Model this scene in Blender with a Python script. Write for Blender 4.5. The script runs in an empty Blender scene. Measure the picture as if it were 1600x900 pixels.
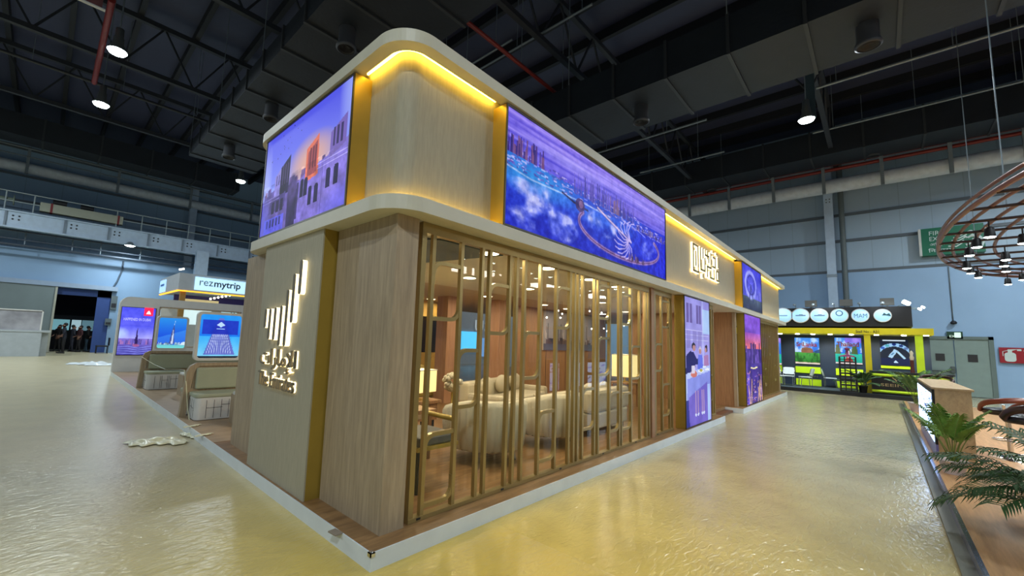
import bpy, math, random
import numpy as np
from mathutils import Matrix, Vector
random.seed(7)
rng = np.random.default_rng(5)
SC = bpy.context.scene
COL = SC.collection
PI = math.pi

# ------------------------------------------------------------ camera
CAMC = Vector((-1.881, -2.818, 1.75))
CAMR = Matrix(((0.6919, -0.1041, -0.7144), (-0.7210, -0.0484, -0.6913), (0.0378, 0.9934, -0.1082)))
cd = bpy.data.cameras.new('camera'); cam = bpy.data.objects.new('camera', cd); COL.objects.link(cam)
FPX, PCX, PCY = 652.03, 744.8, 460.17
cd.sensor_width = 36; cd.lens = FPX / 1600 * 36
cd.shift_x = (800 - PCX) / 1600; cd.shift_y = (PCY - 450) / 1600
cd.clip_start = 0.05; cd.clip_end = 200
def _rot():
    rx, ry, rz = 1.67920893, 0.037763, -0.80130393
    return Matrix.Rotation(rz, 3, 'Z') @ Matrix.Rotation(rx, 3, 'X') @ Matrix.Rotation(ry, 3, 'Z')
_M = np.array([[0.0]*3]*3)
def _np_R(rx, ry, rz):
    cx, sx, cy, sy, cz, sz = math.cos(rx), math.sin(rx), math.cos(ry), math.sin(ry), math.cos(rz), math.sin(rz)
    return (np.array([[cz,-sz,0],[sz,cz,0],[0,0,1]]) @ np.array([[1,0,0],[0,cx,-sx],[0,sx,cx]])
            @ np.array([[cy,-sy,0],[sy,cy,0],[0,0,1]]))
_M = _np_R(1.67920893, 0.037763, -0.80130393)
CAMR = Matrix([list(r) for r in _M])
cam.matrix_world = Matrix.Translation(CAMC) @ CAMR.to_4x4()
SC.camera = cam
def ray(x, y): return CAMR @ Vector(((x-PCX)/FPX, -(y-PCY)/FPX, -1.0))
def GZ(x, y, z=0.0): d = ray(x, y); return CAMC + d*((z-CAMC.z)/d.z)      # surveyed point at height z
def GX(x, y, X): d = ray(x, y); return CAMC + d*((X-CAMC.x)/d.x)          # ... on the plane X
def GY(x, y, Y): d = ray(x, y); return CAMC + d*((Y-CAMC.y)/d.y)          # ... on the plane Y

# ------------------------------------------------------------ view, world
SC.view_settings.view_transform = 'Standard'; SC.view_settings.look = 'None'
SC.view_settings.gamma = 1; SC.view_settings.use_curve_mapping = False
SC.view_settings.exposure = -0.08
w = bpy.data.worlds.new('world'); SC.world = w; w.use_nodes = True
w.node_tree.nodes['Background'].inputs[0].default_value = (0.42, 0.60, 0.85, 1)
w.node_tree.nodes['Background'].inputs[1].default_value = 0.20

# hall lighting: high bay lamps (x, y, z, watts); the first four are seen in the photo
HIGHBAY = [(-1.16, 13.36, 10.0, 300), (-1.2, 17.81, 10.0, 300), (4.92, 22.29, 10.0, 380), (16.25, -1.3, 10.0, 560),
           (-7.5, 24.0, 10.0, 1150), (-6.0, -6.5, 10.0, 820), (7.0, -9.5, 10.0, 430), (13.0, -11.0, 10.0, 560),
           (22.0, -9.0, 10.0, 650), (-14.0, 2.0, 10.0, 900), (22.0, 12.0, 10.0, 450)]
INTERIOR = [(1.87, 0.62), (3.12, 0.62), (4.37, 0.62), (5.4, 0.62), (3.2, 2.3), (4.91, 2.3), (1.5, 2.3), (2.46, 3.6), (5.76, 4.2),
            (5.6, 6.2), (8.0, 2.3), (8.2, 4.2), (9.6, 4.3), (11.0, 3.0), (6.4, 6.3), (12.0, 4.3), (14.5, 1.6), (17.0, 1.6)]  # includes extra downlights added to brighten the dark back of the lounge

# ------------------------------------------------------------ materials
MATS = {}
def lin(c):
    if isinstance(c, str):
        c = tuple(int(c[i:i+2], 16)/255 for i in (0, 2, 4))
    return tuple((v/12.92 if v <= 0.04045 else ((v+0.055)/1.055)**2.4) for v in c)
def nm(name):
    m = bpy.data.materials.new(name); m.use_nodes = True
    nt = m.node_tree; b = nt.nodes['Principled BSDF']; MATS[name] = m
    return m, nt, b
def mat(name, col, rough=0.5, metal=0.0, spec=0.5, var=0.0, vs=4.0, bump=0.0, bs=40.0, stretch=(1,1,1), coat=0.0):
    if name in MATS: return MATS[name]
    m, nt, b = nm(name); c = lin(col)
    b.inputs['Base Color'].default_value = (*c, 1); b.inputs['Roughness'].default_value = rough
    b.inputs['Metallic'].default_value = metal; b.inputs['Specular IOR Level'].default_value = spec
    b.inputs['Coat Weight'].default_value = coat
    tc = nt.nodes.new('ShaderNodeTexCoord'); mp = nt.nodes.new('ShaderNodeMapping')
    mp.inputs['Scale'].default_value = stretch; nt.links.new(tc.outputs['Object'], mp.inputs[0])
    n = nt.nodes.new('ShaderNodeTexNoise'); n.inputs['Scale'].default_value = vs; n.inputs['Detail'].default_value = 4
    nt.links.new(mp.outputs[0], n.inputs['Vector'])
    r = nt.nodes.new('ShaderNodeValToRGB'); v = max(var, 0.04)
    r.color_ramp.elements[0].position = 0.3; r.color_ramp.elements[1].position = 0.7
    r.color_ramp.elements[0].color = (*[x*(1-v) for x in c], 1); r.color_ramp.elements[1].color = (*[min(1, x*(1+v)) for x in c], 1)
    nt.links.new(n.outputs['Fac'], r.inputs[0]); nt.links.new(r.outputs[0], b.inputs['Base Color'])
    if bump:
        n2 = nt.nodes.new('ShaderNodeTexNoise'); n2.inputs['Scale'].default_value = bs; n2.inputs['Detail'].default_value = 3
        nt.links.new(mp.outputs[0], n2.inputs['Vector'])
        bp = nt.nodes.new('ShaderNodeBump'); bp.inputs['Strength'].default_value = bump; bp.inputs['Distance'].default_value = 0.02
        nt.links.new(n2.outputs['Fac'], bp.inputs['Height']); nt.links.new(bp.outputs[0], b.inputs['Normal'])
    return m
def wood(name, c1, c2, rough=0.5, grain=(14, 14, 0.9), seams=0):
    m, nt, b = nm(name)
    tc = nt.nodes.new('ShaderNodeTexCoord'); mp = nt.nodes.new('ShaderNodeMapping'); mp.inputs['Scale'].default_value = grain
    nt.links.new(tc.outputs['Object'], mp.inputs[0])
    n = nt.nodes.new('ShaderNodeTexNoise'); n.inputs['Scale'].default_value = 2.2; n.inputs['Detail'].default_value = 7; n.inputs['Roughness'].default_value = 0.65
    n.inputs['Distortion'].default_value = 0.5
    nt.links.new(mp.outputs[0], n.inputs['Vector'])
    r = nt.nodes.new('ShaderNodeValToRGB'); r.color_ramp.elements[0].position = 0.32; r.color_ramp.elements[1].position = 0.68
    r.color_ramp.elements[0].color = (*lin(c1), 1); r.color_ramp.elements[1].color = (*lin(c2), 1)
    nt.links.new(n.outputs['Fac'], r.inputs[0]); nt.links.new(r.outputs[0], b.inputs['Base Color'])
    b.inputs['Roughness'].default_value = rough
    bp = nt.nodes.new('ShaderNodeBump'); bp.inputs['Strength'].default_value = 0.08; bp.inputs['Distance'].default_value = 0.01
    nt.links.new(n.outputs['Fac'], bp.inputs['Height']); nt.links.new(bp.outputs[0], b.inputs['Normal'])
    return m
def emit(name, col, s=1.0, sample=True):
    if name in MATS: return MATS[name]
    m, nt, b = nm(name); c = lin(col)
    b.inputs['Base Color'].default_value = (*c, 1); b.inputs['Emission Color'].default_value = (*c, 1)
    b.inputs['Emission Strength'].default_value = s
    n = nt.nodes.new('ShaderNodeTexNoise'); n.inputs['Scale'].default_value = 3
    if not sample: m.cycles.emission_sampling = 'NONE'
    return m
def screenmat(name, s=1.0, sample=True):
    m, nt, b = nm(name)
    a = nt.nodes.new('ShaderNodeAttribute'); a.attribute_name = 'pic'
    b.inputs['Base Color'].default_value = (0.01, 0.01, 0.01, 1); b.inputs['Roughness'].default_value = 0.5; b.inputs['Specular IOR Level'].default_value = 0.1
    nt.links.new(a.outputs['Color'], b.inputs['Emission Color']); b.inputs['Emission Strength'].default_value = s
    if not sample: m.cycles.emission_sampling = 'NONE'
    return m
def printmat(name):
    m, nt, b = nm(name)
    a = nt.nodes.new('ShaderNodeAttribute'); a.attribute_name = 'pic'
    nt.links.new(a.outputs['Color'], b.inputs['Base Color']); b.inputs['Roughness'].default_value = 0.4
    return m

OAK = wood('oak_laminate', (0.57, 0.50, 0.40), (0.70, 0.62, 0.50), 0.5)
OAKD = wood('warm_wood_panel', (0.55, 0.40, 0.27), (0.68, 0.51, 0.35), 0.45)
DECK = wood('deck_laminate', (0.45, 0.33, 0.20), (0.62, 0.47, 0.30), 0.4, (1.2, 9, 9))
DECK2 = wood('right_deck_laminate', (0.66, 0.50, 0.32), (0.80, 0.62, 0.42), 0.35, (0.9, 9, 9))
DECK3 = wood('left_deck_laminate', (0.56, 0.47, 0.36), (0.68, 0.58, 0.45), 0.4, (1.2, 9, 9))
BEIGE = mat('beige_textile_panel', (0.66, 0.63, 0.54), 0.65, var=0.07, vs=6, stretch=(8, 8, 1.0), bump=0.05, bs=30)
CREAM = mat('cream_paint', (0.80, 0.78, 0.70), 0.45)
GOLD = mat('gold_paint', (0.68, 0.57, 0.24), 0.38, metal=0.35, var=0.06)
BRONZE = mat('champagne_metal', (0.62, 0.54, 0.34), 0.32, metal=0.55, var=0.05)
WHITE = mat('white_gloss_board', (0.84, 0.87, 0.88), 0.3)
WHITEM = mat('white_matt', (0.82, 0.82, 0.80), 0.6)
BLACK = mat('black_matt', (0.05, 0.05, 0.055), 0.5)
DARKM = mat('dark_steel', (0.17, 0.18, 0.20), 0.55, metal=0.3)
NAVY = mat('navy_laminate', (0.15, 0.20, 0.27), 0.45)
YEL = mat('yellow_laminate', (0.86, 0.80, 0.08), 0.45)
LIME = mat('lime_yellow_laminate', (0.80, 0.93, 0.10), 0.45)
CHROME = mat('chrome', (0.85, 0.86, 0.88), 0.15, metal=1.0)
DUCTM = mat('dark_duct_lagging', (0.115, 0.14, 0.17), 0.55, var=0.18, vs=1.2, bump=0.3, bs=9)
GALV = mat('galvanised_steel', (0.50, 0.55, 0.58), 0.4, metal=0.3, var=0.1)
PIPEM = mat('pale_pipe_lagging', (0.84, 0.88, 0.91), 0.45, var=0.1, bump=0.15, bs=8)
REDP = mat('red_pipe_paint', (0.50, 0.16, 0.14), 0.45)
STEELW = mat('blue_white_steel', (0.74, 0.82, 0.90), 0.5, var=0.06)
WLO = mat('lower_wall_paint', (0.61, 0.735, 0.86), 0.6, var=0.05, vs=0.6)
COPPER = mat('copper_tube', (0.50, 0.33, 0.27), 0.35, metal=0.6)
CREAMF = mat('cream_bouclé', (0.78, 0.74, 0.64), 0.85, bump=0.5, bs=120)
SAGE = mat('sage_upholstery', (0.64, 0.66, 0.56), 0.75, bump=0.1, bs=80)
LEATHER = mat('brown_leather', (0.22, 0.13, 0.11), 0.35)
REDLEA = mat('chestnut_leather', (0.42, 0.19, 0.12), 0.4)
DARKLEA = mat('charcoal_leather', (0.13, 0.12, 0.13), 0.35)
LINEM = mat('dark_line_print', (0.22, 0.17, 0.18), 0.6)
LEAF = mat('palm_leaf', (0.36, 0.52, 0.18), 0.6, var=0.3, vs=9)
LEAFD = mat('deep_palm_leaf', (0.17, 0.31, 0.13), 0.65, var=0.3, vs=9)
LEAFM = mat('mid_palm_leaf', (0.22, 0.38, 0.15), 0.42, var=0.3, vs=9)
STEM = mat('palm_stem', (0.42, 0.50, 0.20), 0.5)
SOIL = mat('soil', (0.16, 0.11, 0.08), 0.9)
GRIPT = mat('grey_tile', (0.55, 0.50, 0.44), 0.5)
PLAST = mat('crumpled_plastic_film', (0.86, 0.85, 0.72), 0.25, bump=0.3, bs=15)
L_WARM = emit('warm_white_lamp', (1.0, 0.93, 0.78), 12.0)
L_COOL = emit('cool_white_lamp', (0.92, 1.0, 0.98), 25.0, False)
L_LED = emit('amber_led_strip', (1.0, 0.83, 0.30), 26.0)
L_HALO = emit('halo_white', (1.0, 0.93, 0.74), 2.4)
L_SHADE = emit('lit_lamp_shade', (1.0, 0.90, 0.62), 0.95, False)
L_AMB = emit('amber_led_line', (1.0, 0.70, 0.15), 1.6, False)
L_SPOT = emit('spot_lens', (1.0, 0.97, 0.90), 10.0, False)

def glassmat():
    m = bpy.data.materials.new('clear_glass'); m.use_nodes = True; nt = m.node_tree; nt.nodes.clear(); MATS['glass'] = m
    o = nt.nodes.new('ShaderNodeOutputMaterial'); mx = nt.nodes.new('ShaderNodeMixShader')
    t = nt.nodes.new('ShaderNodeBsdfTransparent'); t.inputs[0].default_value = (0.93, 0.95, 0.93, 1)
    g = nt.nodes.new('ShaderNodeBsdfGlossy'); g.inputs['Roughness'].default_value = 0.0
    f = nt.nodes.new('ShaderNodeFresnel'); ge = nt.nodes.new('ShaderNodeNewGeometry'); mr = nt.nodes.new('ShaderNodeMapRange')
    mr.inputs['To Min'].default_value = 1.5; mr.inputs['To Max'].default_value = 1/1.5
    nt.links.new(ge.outputs['Backfacing'], mr.inputs['Value']); nt.links.new(mr.outputs[0], f.inputs[0])
    sb = nt.nodes.new('ShaderNodeMath'); sb.operation = 'SUBTRACT'; sb.inputs[0].default_value = 1.0; nt.links.new(ge.outputs['Backfacing'], sb.inputs[1])
    ml = nt.nodes.new('ShaderNodeMath'); ml.operation = 'MULTIPLY'; nt.links.new(sb.outputs[0], ml.inputs[0]); nt.links.new(f.outputs[0], ml.inputs[1])
    nt.links.new(ml.outputs[0], mx.inputs[0]); nt.links.new(t.outputs[0], mx.inputs[1]); nt.links.new(g.outputs[0], mx.inputs[2])
    nt.links.new(mx.outputs[0], o.inputs[0]); return m
GLASS = glassmat()

def floormat():
    m, nt, b = nm('yellow_epoxy_under_film')
    N = nt.nodes; Lk = nt.links
    tc = N.new('ShaderNodeTexCoord')
    n1 = N.new('ShaderNodeTexNoise'); n1.inputs['Scale'].default_value = 0.35; n1.inputs['Detail'].default_value = 5
    Lk.new(tc.outputs['Object'], n1.inputs['Vector'])
    # strong yellow patch beside the stand's corner, paler with distance
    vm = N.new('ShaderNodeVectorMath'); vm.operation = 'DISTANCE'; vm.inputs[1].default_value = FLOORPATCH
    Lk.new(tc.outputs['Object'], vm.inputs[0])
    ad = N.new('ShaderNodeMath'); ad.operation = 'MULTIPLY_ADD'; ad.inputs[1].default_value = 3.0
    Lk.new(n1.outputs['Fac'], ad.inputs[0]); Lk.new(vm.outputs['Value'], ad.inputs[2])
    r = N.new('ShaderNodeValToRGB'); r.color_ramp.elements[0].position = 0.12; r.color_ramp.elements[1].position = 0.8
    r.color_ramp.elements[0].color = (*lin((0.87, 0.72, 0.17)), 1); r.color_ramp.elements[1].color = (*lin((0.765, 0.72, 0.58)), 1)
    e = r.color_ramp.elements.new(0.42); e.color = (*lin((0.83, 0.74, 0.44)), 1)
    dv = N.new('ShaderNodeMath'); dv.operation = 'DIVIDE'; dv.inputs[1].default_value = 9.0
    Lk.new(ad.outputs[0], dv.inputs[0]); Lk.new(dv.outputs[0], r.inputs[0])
    n4 = N.new('ShaderNodeTexNoise'); n4.inputs['Scale'].default_value = 2.2; n4.inputs['Detail'].default_value = 6
    Lk.new(tc.outputs['Object'], n4.inputs['Vector'])
    mx = N.new('ShaderNodeMix'); mx.data_type = 'RGBA'; mx.blend_type = 'MULTIPLY'; mx.inputs[0].default_value = 0.35
    r2 = N.new('ShaderNodeValToRGB'); r2.color_ramp.elements[0].position = 0.35; r2.color_ramp.elements[0].color = (0.72, 0.72, 0.72, 1)
    r2.color_ramp.elements[1].position = 0.6
    Lk.new(n4.outputs['Fac'], r2.inputs[0]); Lk.new(r.outputs[0], mx.inputs[6]); Lk.new(r2.outputs[0], mx.inputs[7])
    Lk.new(mx.outputs[2], b.inputs['Base Color'])
    sx = N.new('ShaderNodeSeparateXYZ'); Lk.new(tc.outputs['Object'], sx.inputs[0]); rg_ = N.new('ShaderNodeMapRange')
    rg_.inputs['From Min'].default_value = 1.0; rg_.inputs['From Max'].default_value = 4.5; rg_.inputs['To Min'].default_value = 0.29; rg_.inputs['To Max'].default_value = 0.13
    Lk.new(sx.outputs[0], rg_.inputs['Value']); Lk.new(rg_.outputs[0], b.inputs['Roughness'])
    b.inputs['Specular IOR Level'].default_value = 0.6
    mp = N.new('ShaderNodeMapping'); mp.inputs['Scale'].default_value = (1.0, 2.6, 1); mp.inputs['Rotation'].default_value = (0, 0, 0.75)
    Lk.new(tc.outputs['Object'], mp.inputs[0])
    n2 = N.new('ShaderNodeTexNoise'); n2.inputs['Scale'].default_value = 8; n2.inputs['Detail'].default_value = 3; n2.inputs['Distortion'].default_value = 1.0
    Lk.new(mp.outputs[0], n2.inputs['Vector'])
    bp = N.new('ShaderNodeBump'); bp.inputs['Strength'].default_value = 0.7; bp.inputs['Distance'].default_value = 0.014
    Lk.new(n2.outputs['Fac'], bp.inputs['Height']); Lk.new(bp.outputs[0], b.inputs['Normal'])
    return m
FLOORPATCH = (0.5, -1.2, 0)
FLOOR = floormat()

def claddingmat(name, col, scale):
    m, nt, b = nm(name); N = nt.nodes; Lk = nt.links; c = lin(col)
    tc = N.new('ShaderNodeTexCoord'); sp = N.new('ShaderNodeSeparateXYZ'); Lk.new(tc.outputs['Object'], sp.inputs[0])
    ad = N.new('ShaderNodeMath'); ad.operation = 'ADD'; Lk.new(sp.outputs[0], ad.inputs[0]); Lk.new(sp.outputs[1], ad.inputs[1])
    mu = N.new('ShaderNodeMath'); mu.operation = 'MULTIPLY'; mu.inputs[1].default_value = scale; Lk.new(ad.outputs[0], mu.inputs[0])
    fr = N.new('ShaderNodeMath'); fr.operation = 'FRACT'; Lk.new(mu.outputs[0], fr.inputs[0])
    r = N.new('ShaderNodeValToRGB'); r.color_ramp.elements[0].position = 0.0; r.color_ramp.elements[0].color = (*[x*0.72 for x in c], 1)
    r.color_ramp.elements[1].position = 0.035; r.color_ramp.elements[1].color = (*c, 1)
    Lk.new(fr.outputs[0], r.inputs[0]); Lk.new(r.outputs[0], b.inputs['Base Color']); b.inputs['Roughness'].default_value = 0.5
    bp = N.new('ShaderNodeBump'); bp.inputs['Strength'].default_value = 0.4; bp.inputs['Distance'].default_value = 0.02
    Lk.new(r.outputs[0], bp.inputs['Height']); Lk.new(bp.outputs[0], b.inputs['Normal'])
    return m
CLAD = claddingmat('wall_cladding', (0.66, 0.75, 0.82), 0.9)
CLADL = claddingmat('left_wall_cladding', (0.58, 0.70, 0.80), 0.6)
ROOFM = claddingmat('roof_sheet', (0.22, 0.24, 0.34), 1.2)

# ------------------------------------------------------------ mesh builder
OFF = {}
class MB:
    def __init__(s): s.v = []; s.f = []; s.sm = []
    def add(s, vs, fs, smooth=False):
        o = len(s.v); s.v += [tuple(p) for p in vs]; s.f += [tuple(i+o for i in f) for f in fs]; s.sm += [smooth]*len(fs); return s
    def box(s, x0, y0, z0, x1, y1, z1):
        x0, x1 = sorted((x0, x1)); y0, y1 = sorted((y0, y1)); z0, z1 = sorted((z0, z1))
        return s.add([(x0,y0,z0),(x1,y0,z0),(x1,y1,z0),(x0,y1,z0),(x0,y0,z1),(x1,y0,z1),(x1,y1,z1),(x0,y1,z1)],
                     [(0,3,2,1),(4,5,6,7),(0,1,5,4),(1,2,6,5),(2,3,7,6),(3,0,4,7)])
    def prism(s, pts, z0, z1, fr=None):        # pts ccw in 2D, extruded along local z
        n = len(pts); vs = [(p[0], p[1], z0) for p in pts] + [(p[0], p[1], z1) for p in pts]
        if fr is not None: vs = [fr @ Vector(v) for v in vs]
        fs = [tuple(range(n))[::-1], tuple(range(n, 2*n))] + [(i, (i+1) % n, n+(i+1) % n, n+i) for i in range(n)]
        return s.add(vs, fs)
    def sides(s, pts, z0, z1, fr=None):
        n = len(pts); vs = [(p[0], p[1], z0) for p in pts] + [(p[0], p[1], z1) for p in pts]
        if fr is not None: vs = [fr @ Vector(v) for v in vs]
        return s.add(vs, [(i, (i+1) % n, n+(i+1) % n, n+i) for i in range(n)])
    def ring(s, outer, inner, z0, z1, fr=None):  # frame between two loops with equal point counts
        n = len(outer); vs = []
        for z in (z0, z1):
            for P in (outer, inner): vs += [(p[0], p[1], z) for p in P]
        if fr is not None: vs = [fr @ Vector(v) for v in vs]
        fs = []
        for i in range(n):
            j = (i+1) % n
            fs += [(i, j, 2*n+j, 2*n+i), (n+j, n+i, 3*n+i, 3*n+j), (2*n+i, 2*n+j, 3*n+j, 3*n+i), (j, i, n+i, n+j)]
        return s.add(vs, fs)
    def tube(s, pts, r, n=8, r2=None, caps=True, flat=None):
        pts = [Vector(p) for p in pts]; m = len(pts); vs = []; up = None
        for i, p in enumerate(pts):
            t = (pts[min(i+1, m-1)] - pts[max(i-1, 0)]).normalized()
            if up is None:
                up = Vector((0,0,1)) if abs(t.z) < 0.9 else Vector((1,0,0))
            a = t.cross(up).normalized(); b = a.cross(t).normalized(); up = b
            rr = r if r2 is None else r + (r2-r)*i/(m-1)
            if isinstance(r, (list, tuple)): rr = r[i]
            for k in range(n):
                q = 2*PI*(k+0.5)/n; fx, fy = flat or (1, 1)
                vs.append(p + a*math.cos(q)*rr*fx + b*math.sin(q)*rr*fy)
        fs = [(i*n+k, i*n+(k+1) % n, (i+1)*n+(k+1) % n, (i+1)*n+k) for i in range(m-1) for k in range(n)]
        s.add(vs, fs, n > 4)
        if caps: s.add(vs[:n], [tuple(range(n))[::-1]]); s.add(vs[-n:], [tuple(range(n))])
        return s
    def lathe(s, prof, n=24, c=(0,0,0), a0=0, a1=2*PI):
        full = abs(a1-a0-2*PI) < 1e-6; k = n if full else n+1; vs = []
        for j in range(k):
            a = a0 + (a1-a0)*j/n
            for r, z in prof: vs.append((c[0]+r*math.cos(a), c[1]+r*math.sin(a), c[2]+z))
        p = len(prof); fs = []
        for j in range(n):
            q = (j+1) % k
            for i in range(p-1): fs.append((j*p+i, q*p+i, q*p+i+1, j*p+i+1))
        return s.add(vs, fs, True)
    def sphere(s, c, r, n=14, m=9, sc=(1,1,1)):
        prof = [(max(1e-4, r*math.sin(PI*i/m)), -r*math.cos(PI*i/m)) for i in range(m+1)]
        vs0 = len(s.v); s.lathe(prof, n)
        for i in range(vs0, len(s.v)):
            x, y, z = s.v[i]; s.v[i] = (c[0]+x*sc[0], c[1]+y*sc[1], c[2]+z*sc[2])
        return s
    def build(s, name, mt, parent=None, label=None, cat=None, group=None, kind=None, bevel=0, fr=None, origin=None):
        vs = s.v
        if fr is not None: vs = [tuple(fr @ Vector(v)) for v in vs]
        A = np.array(vs, dtype=float)
        if parent is not None: off = Vector(OFF[parent.name])
        elif origin is not None: off = Vector(origin)
        else:
            mn, mx = A.min(0), A.max(0); off = Vector(((mn[0]+mx[0])/2, (mn[1]+mx[1])/2, mn[2]))
        A = A - np.array(off)
        me = bpy.data.meshes.new(name); me.from_pydata(A.tolist(), [], s.f); me.materials.append(mt)
        me.polygons.foreach_set('use_smooth', s.sm); me.update()
        o = bpy.data.objects.new(name, me); COL.objects.link(o)
        if parent is not None: o.parent = parent; OFF[o.name] = tuple(off)
        else: o.location = off; OFF[o.name] = tuple(off)
        if bevel:
            bm = o.modifiers.new('bevel', 'BEVEL'); bm.width = bevel; bm.segments = 2; bm.limit_method = 'ANGLE'
        tag(o, label, cat, group, kind); return o
def tag(o, label=None, cat=None, group=None, kind=None):
    if label: o['label'] = label
    if cat: o['category'] = cat
    if group: o['group'] = group
    if kind: o['kind'] = kind
    return o
def thing(name, label, cat, loc=(0,0,0), group=None, kind=None):
    o = bpy.data.objects.new(name, None); COL.objects.link(o); o.location = loc; o.empty_display_size = 0.1
    OFF[o.name] = tuple(loc); return tag(o, label, cat, group, kind)
def copy_tree(o, parent=None):
    c = o.copy(); COL.objects.link(c)
    if parent is not None: c.parent = parent
    for ch in list(o.children): copy_tree(ch, c)
    return c
def dup(o, loc, rz=0, label=None, sc=None):
    c = copy_tree(o); c.location = loc; c.rotation_euler = (0, 0, rz)
    if sc: c.scale = (sc, sc, sc)
    if label: c['label'] = label
    return c
def frame(o, r, u):     # local x = right, y = up, z = towards the viewer
    r = Vector(r); u = Vector(u); n = r.cross(u); o = Vector(o)
    return Matrix(((r.x,u.x,n.x,o.x),(r.y,u.y,n.y,o.y),(r.z,u.z,n.z,o.z),(0,0,0,1)))
def FY(x, Y, z): return frame((x, Y, z), (1,0,0), (0,0,1))    # a face looking towards -Y
def FX(X, y, z): return frame((X, y, z), (0,-1,0), (0,0,1))   # a face looking towards -X
def rrect(x0, y0, x1, y1, r, n=6, rs=None):
    rs = rs or (r, r, r, r); P = []
    for (cx, cy, a, rr) in ((x1-rs[0], y0+rs[0], -90, rs[0]), (x1-rs[1], y1-rs[1], 0, rs[1]), (x0+rs[2], y1-rs[2], 90, rs[2]), (x0+rs[3], y0+rs[3], 180, rs[3])):
        for i in range(n+1):
            t = math.radians(a+90*i/n); P.append((cx+rr*math.cos(t), cy+rr*math.sin(t)))
    return P
def text(s, size, fr, mt, name, parent=None, ext=0.004, align='LEFT', width=None, height=None, sx=1.0, label=None, bold=0, **kw):
    cu = bpy.data.curves.new('t', 'FONT'); cu.body = s; cu.size = size; cu.align_x = align; cu.extrude = ext; cu.offset = bold; cu.resolution_u = 3
    t = bpy.data.objects.new('t', cu); COL.objects.link(t)
    bpy.context.view_layer.update()
    me = bpy.data.meshes.new_from_object(t.evaluated_get(bpy.context.evaluated_depsgraph_get()))
    bpy.data.objects.remove(t)
    b = MB(); vs = [v.co.copy() for v in me.vertices]
    if not vs: return None
    xs = [v.x for v in vs]; ys = [v.y for v in vs]
    kx = (width/(max(xs)-min(xs))) if width else 1; ky = (height/(max(ys)-min(ys))) if height else (kx if width else 1)
    x0, y0 = (min(xs), min(ys)) if width else (0, 0)
    b.add([((v.x-x0)*kx*sx, (v.y-y0)*ky, v.z) for v in vs], [tuple(p.vertices) for p in me.polygons])
    bpy.data.meshes.remove(me)
    return b.build(name, mt, parent, label, fr=fr, **kw)

# ------------------------------------------------------------ pictures on screens and posters (colour grids)
class Pic:
    gam = 1.15
    def __init__(s, w, h, top=(0,0,0), bot=None):
        s.w, s.h = w, h; s.U, s.V = np.meshgrid((np.arange(w)+.5)/w, (np.arange(h)+.5)/h); s.c = np.zeros((h, w, 3)); s.grad(0, 1, bot or top, top)
    def grad(s, v0, v1, cb, ct, m=None):
        t = np.clip((s.V-v0)/(v1-v0), 0, 1)[..., None]; g = np.array(cb)*(1-t)+np.array(ct)*t
        k = (s.V >= v0) & (s.V <= v1)
        if m is not None: k = k & m
        s.c[k] = g[k]
    def put(s, m, col, a=1.0):
        m = np.asarray(m, dtype=float)[..., None]*a; s.c = s.c*(1-m)+np.array(col)*m
    def rect(s, x0, y0, x1, y1, col, a=1.0): s.put((s.U >= x0) & (s.U <= x1) & (s.V >= y0) & (s.V <= y1), col, a)
    def ell(s, x, y, rx, ry, col, a=1.0, soft=0):
        d = ((s.U-x)/rx)**2+((s.V-y)/ry)**2
        s.put(np.clip((1-d)/soft, 0, 1) if soft else d < 1, col, a)
    def poly(s, P, col, a=1.0):
        m = np.zeros_like(s.U, dtype=bool); n = len(P)
        for i in range(n):
            x1, y1 = P[i]; x2, y2 = P[(i+1) % n]
            if y1 == y2: continue
            k = ((y1 > s.V) != (y2 > s.V)) & (s.U < (x2-x1)*(s.V-y1)/(y2-y1)+x1); m ^= k
        s.put(m, col, a)
    def line(s, P, wd, col, a=1.0, asp=1.0):
        D = np.full_like(s.U, 9.0)
        for (x1, y1), (x2, y2) in zip(P[:-1], P[1:]):
            dx, dy = (x2-x1)*asp, y2-y1; px, py = (s.U-x1)*asp, s.V-y1
            t = np.clip((px*dx+py*dy)/(dx*dx+dy*dy+1e-9), 0, 1); D = np.minimum(D, np.hypot(px-t*dx, py-t*dy))
        s.put(np.clip(1.5-D/wd, 0, 1), col, a)
    def noise(s, k=(6, 4), seed=1, oct=4):
        r = np.random.default_rng(seed); out = np.zeros_like(s.U); amp = 1; tot = 0
        for o in range(oct):
            gx, gy = int(k[0]*2**o)+2, int(k[1]*2**o)+2; g = r.random((gy, gx))
            x = s.U*(gx-2); y = s.V*(gy-2); xi = x.astype(int); yi = y.astype(int); fx = x-xi; fy = y-yi
            fx = fx*fx*(3-2*fx); fy = fy*fy*(3-2*fy)
            out += amp*((g[yi, xi]*(1-fx)+g[yi, xi+1]*fx)*(1-fy)+(g[yi+1, xi]*(1-fx)+g[yi+1, xi+1]*fx)*fy); tot += amp; amp *= .5
        return out/tot
    def sky(s, x0, x1, base, hmin, hmax, n, cols, seed=1, a=0.8, wmin=.008, wmax=.03):
        r = random.Random(seed)
        for i in range(n):
            x = r.uniform(x0, x1); hh = r.uniform(hmin, hmax); ww = r.uniform(wmin, wmax); c = r.choice(cols); s.rect(x, base, x+ww, base+hh, c, a)
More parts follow.
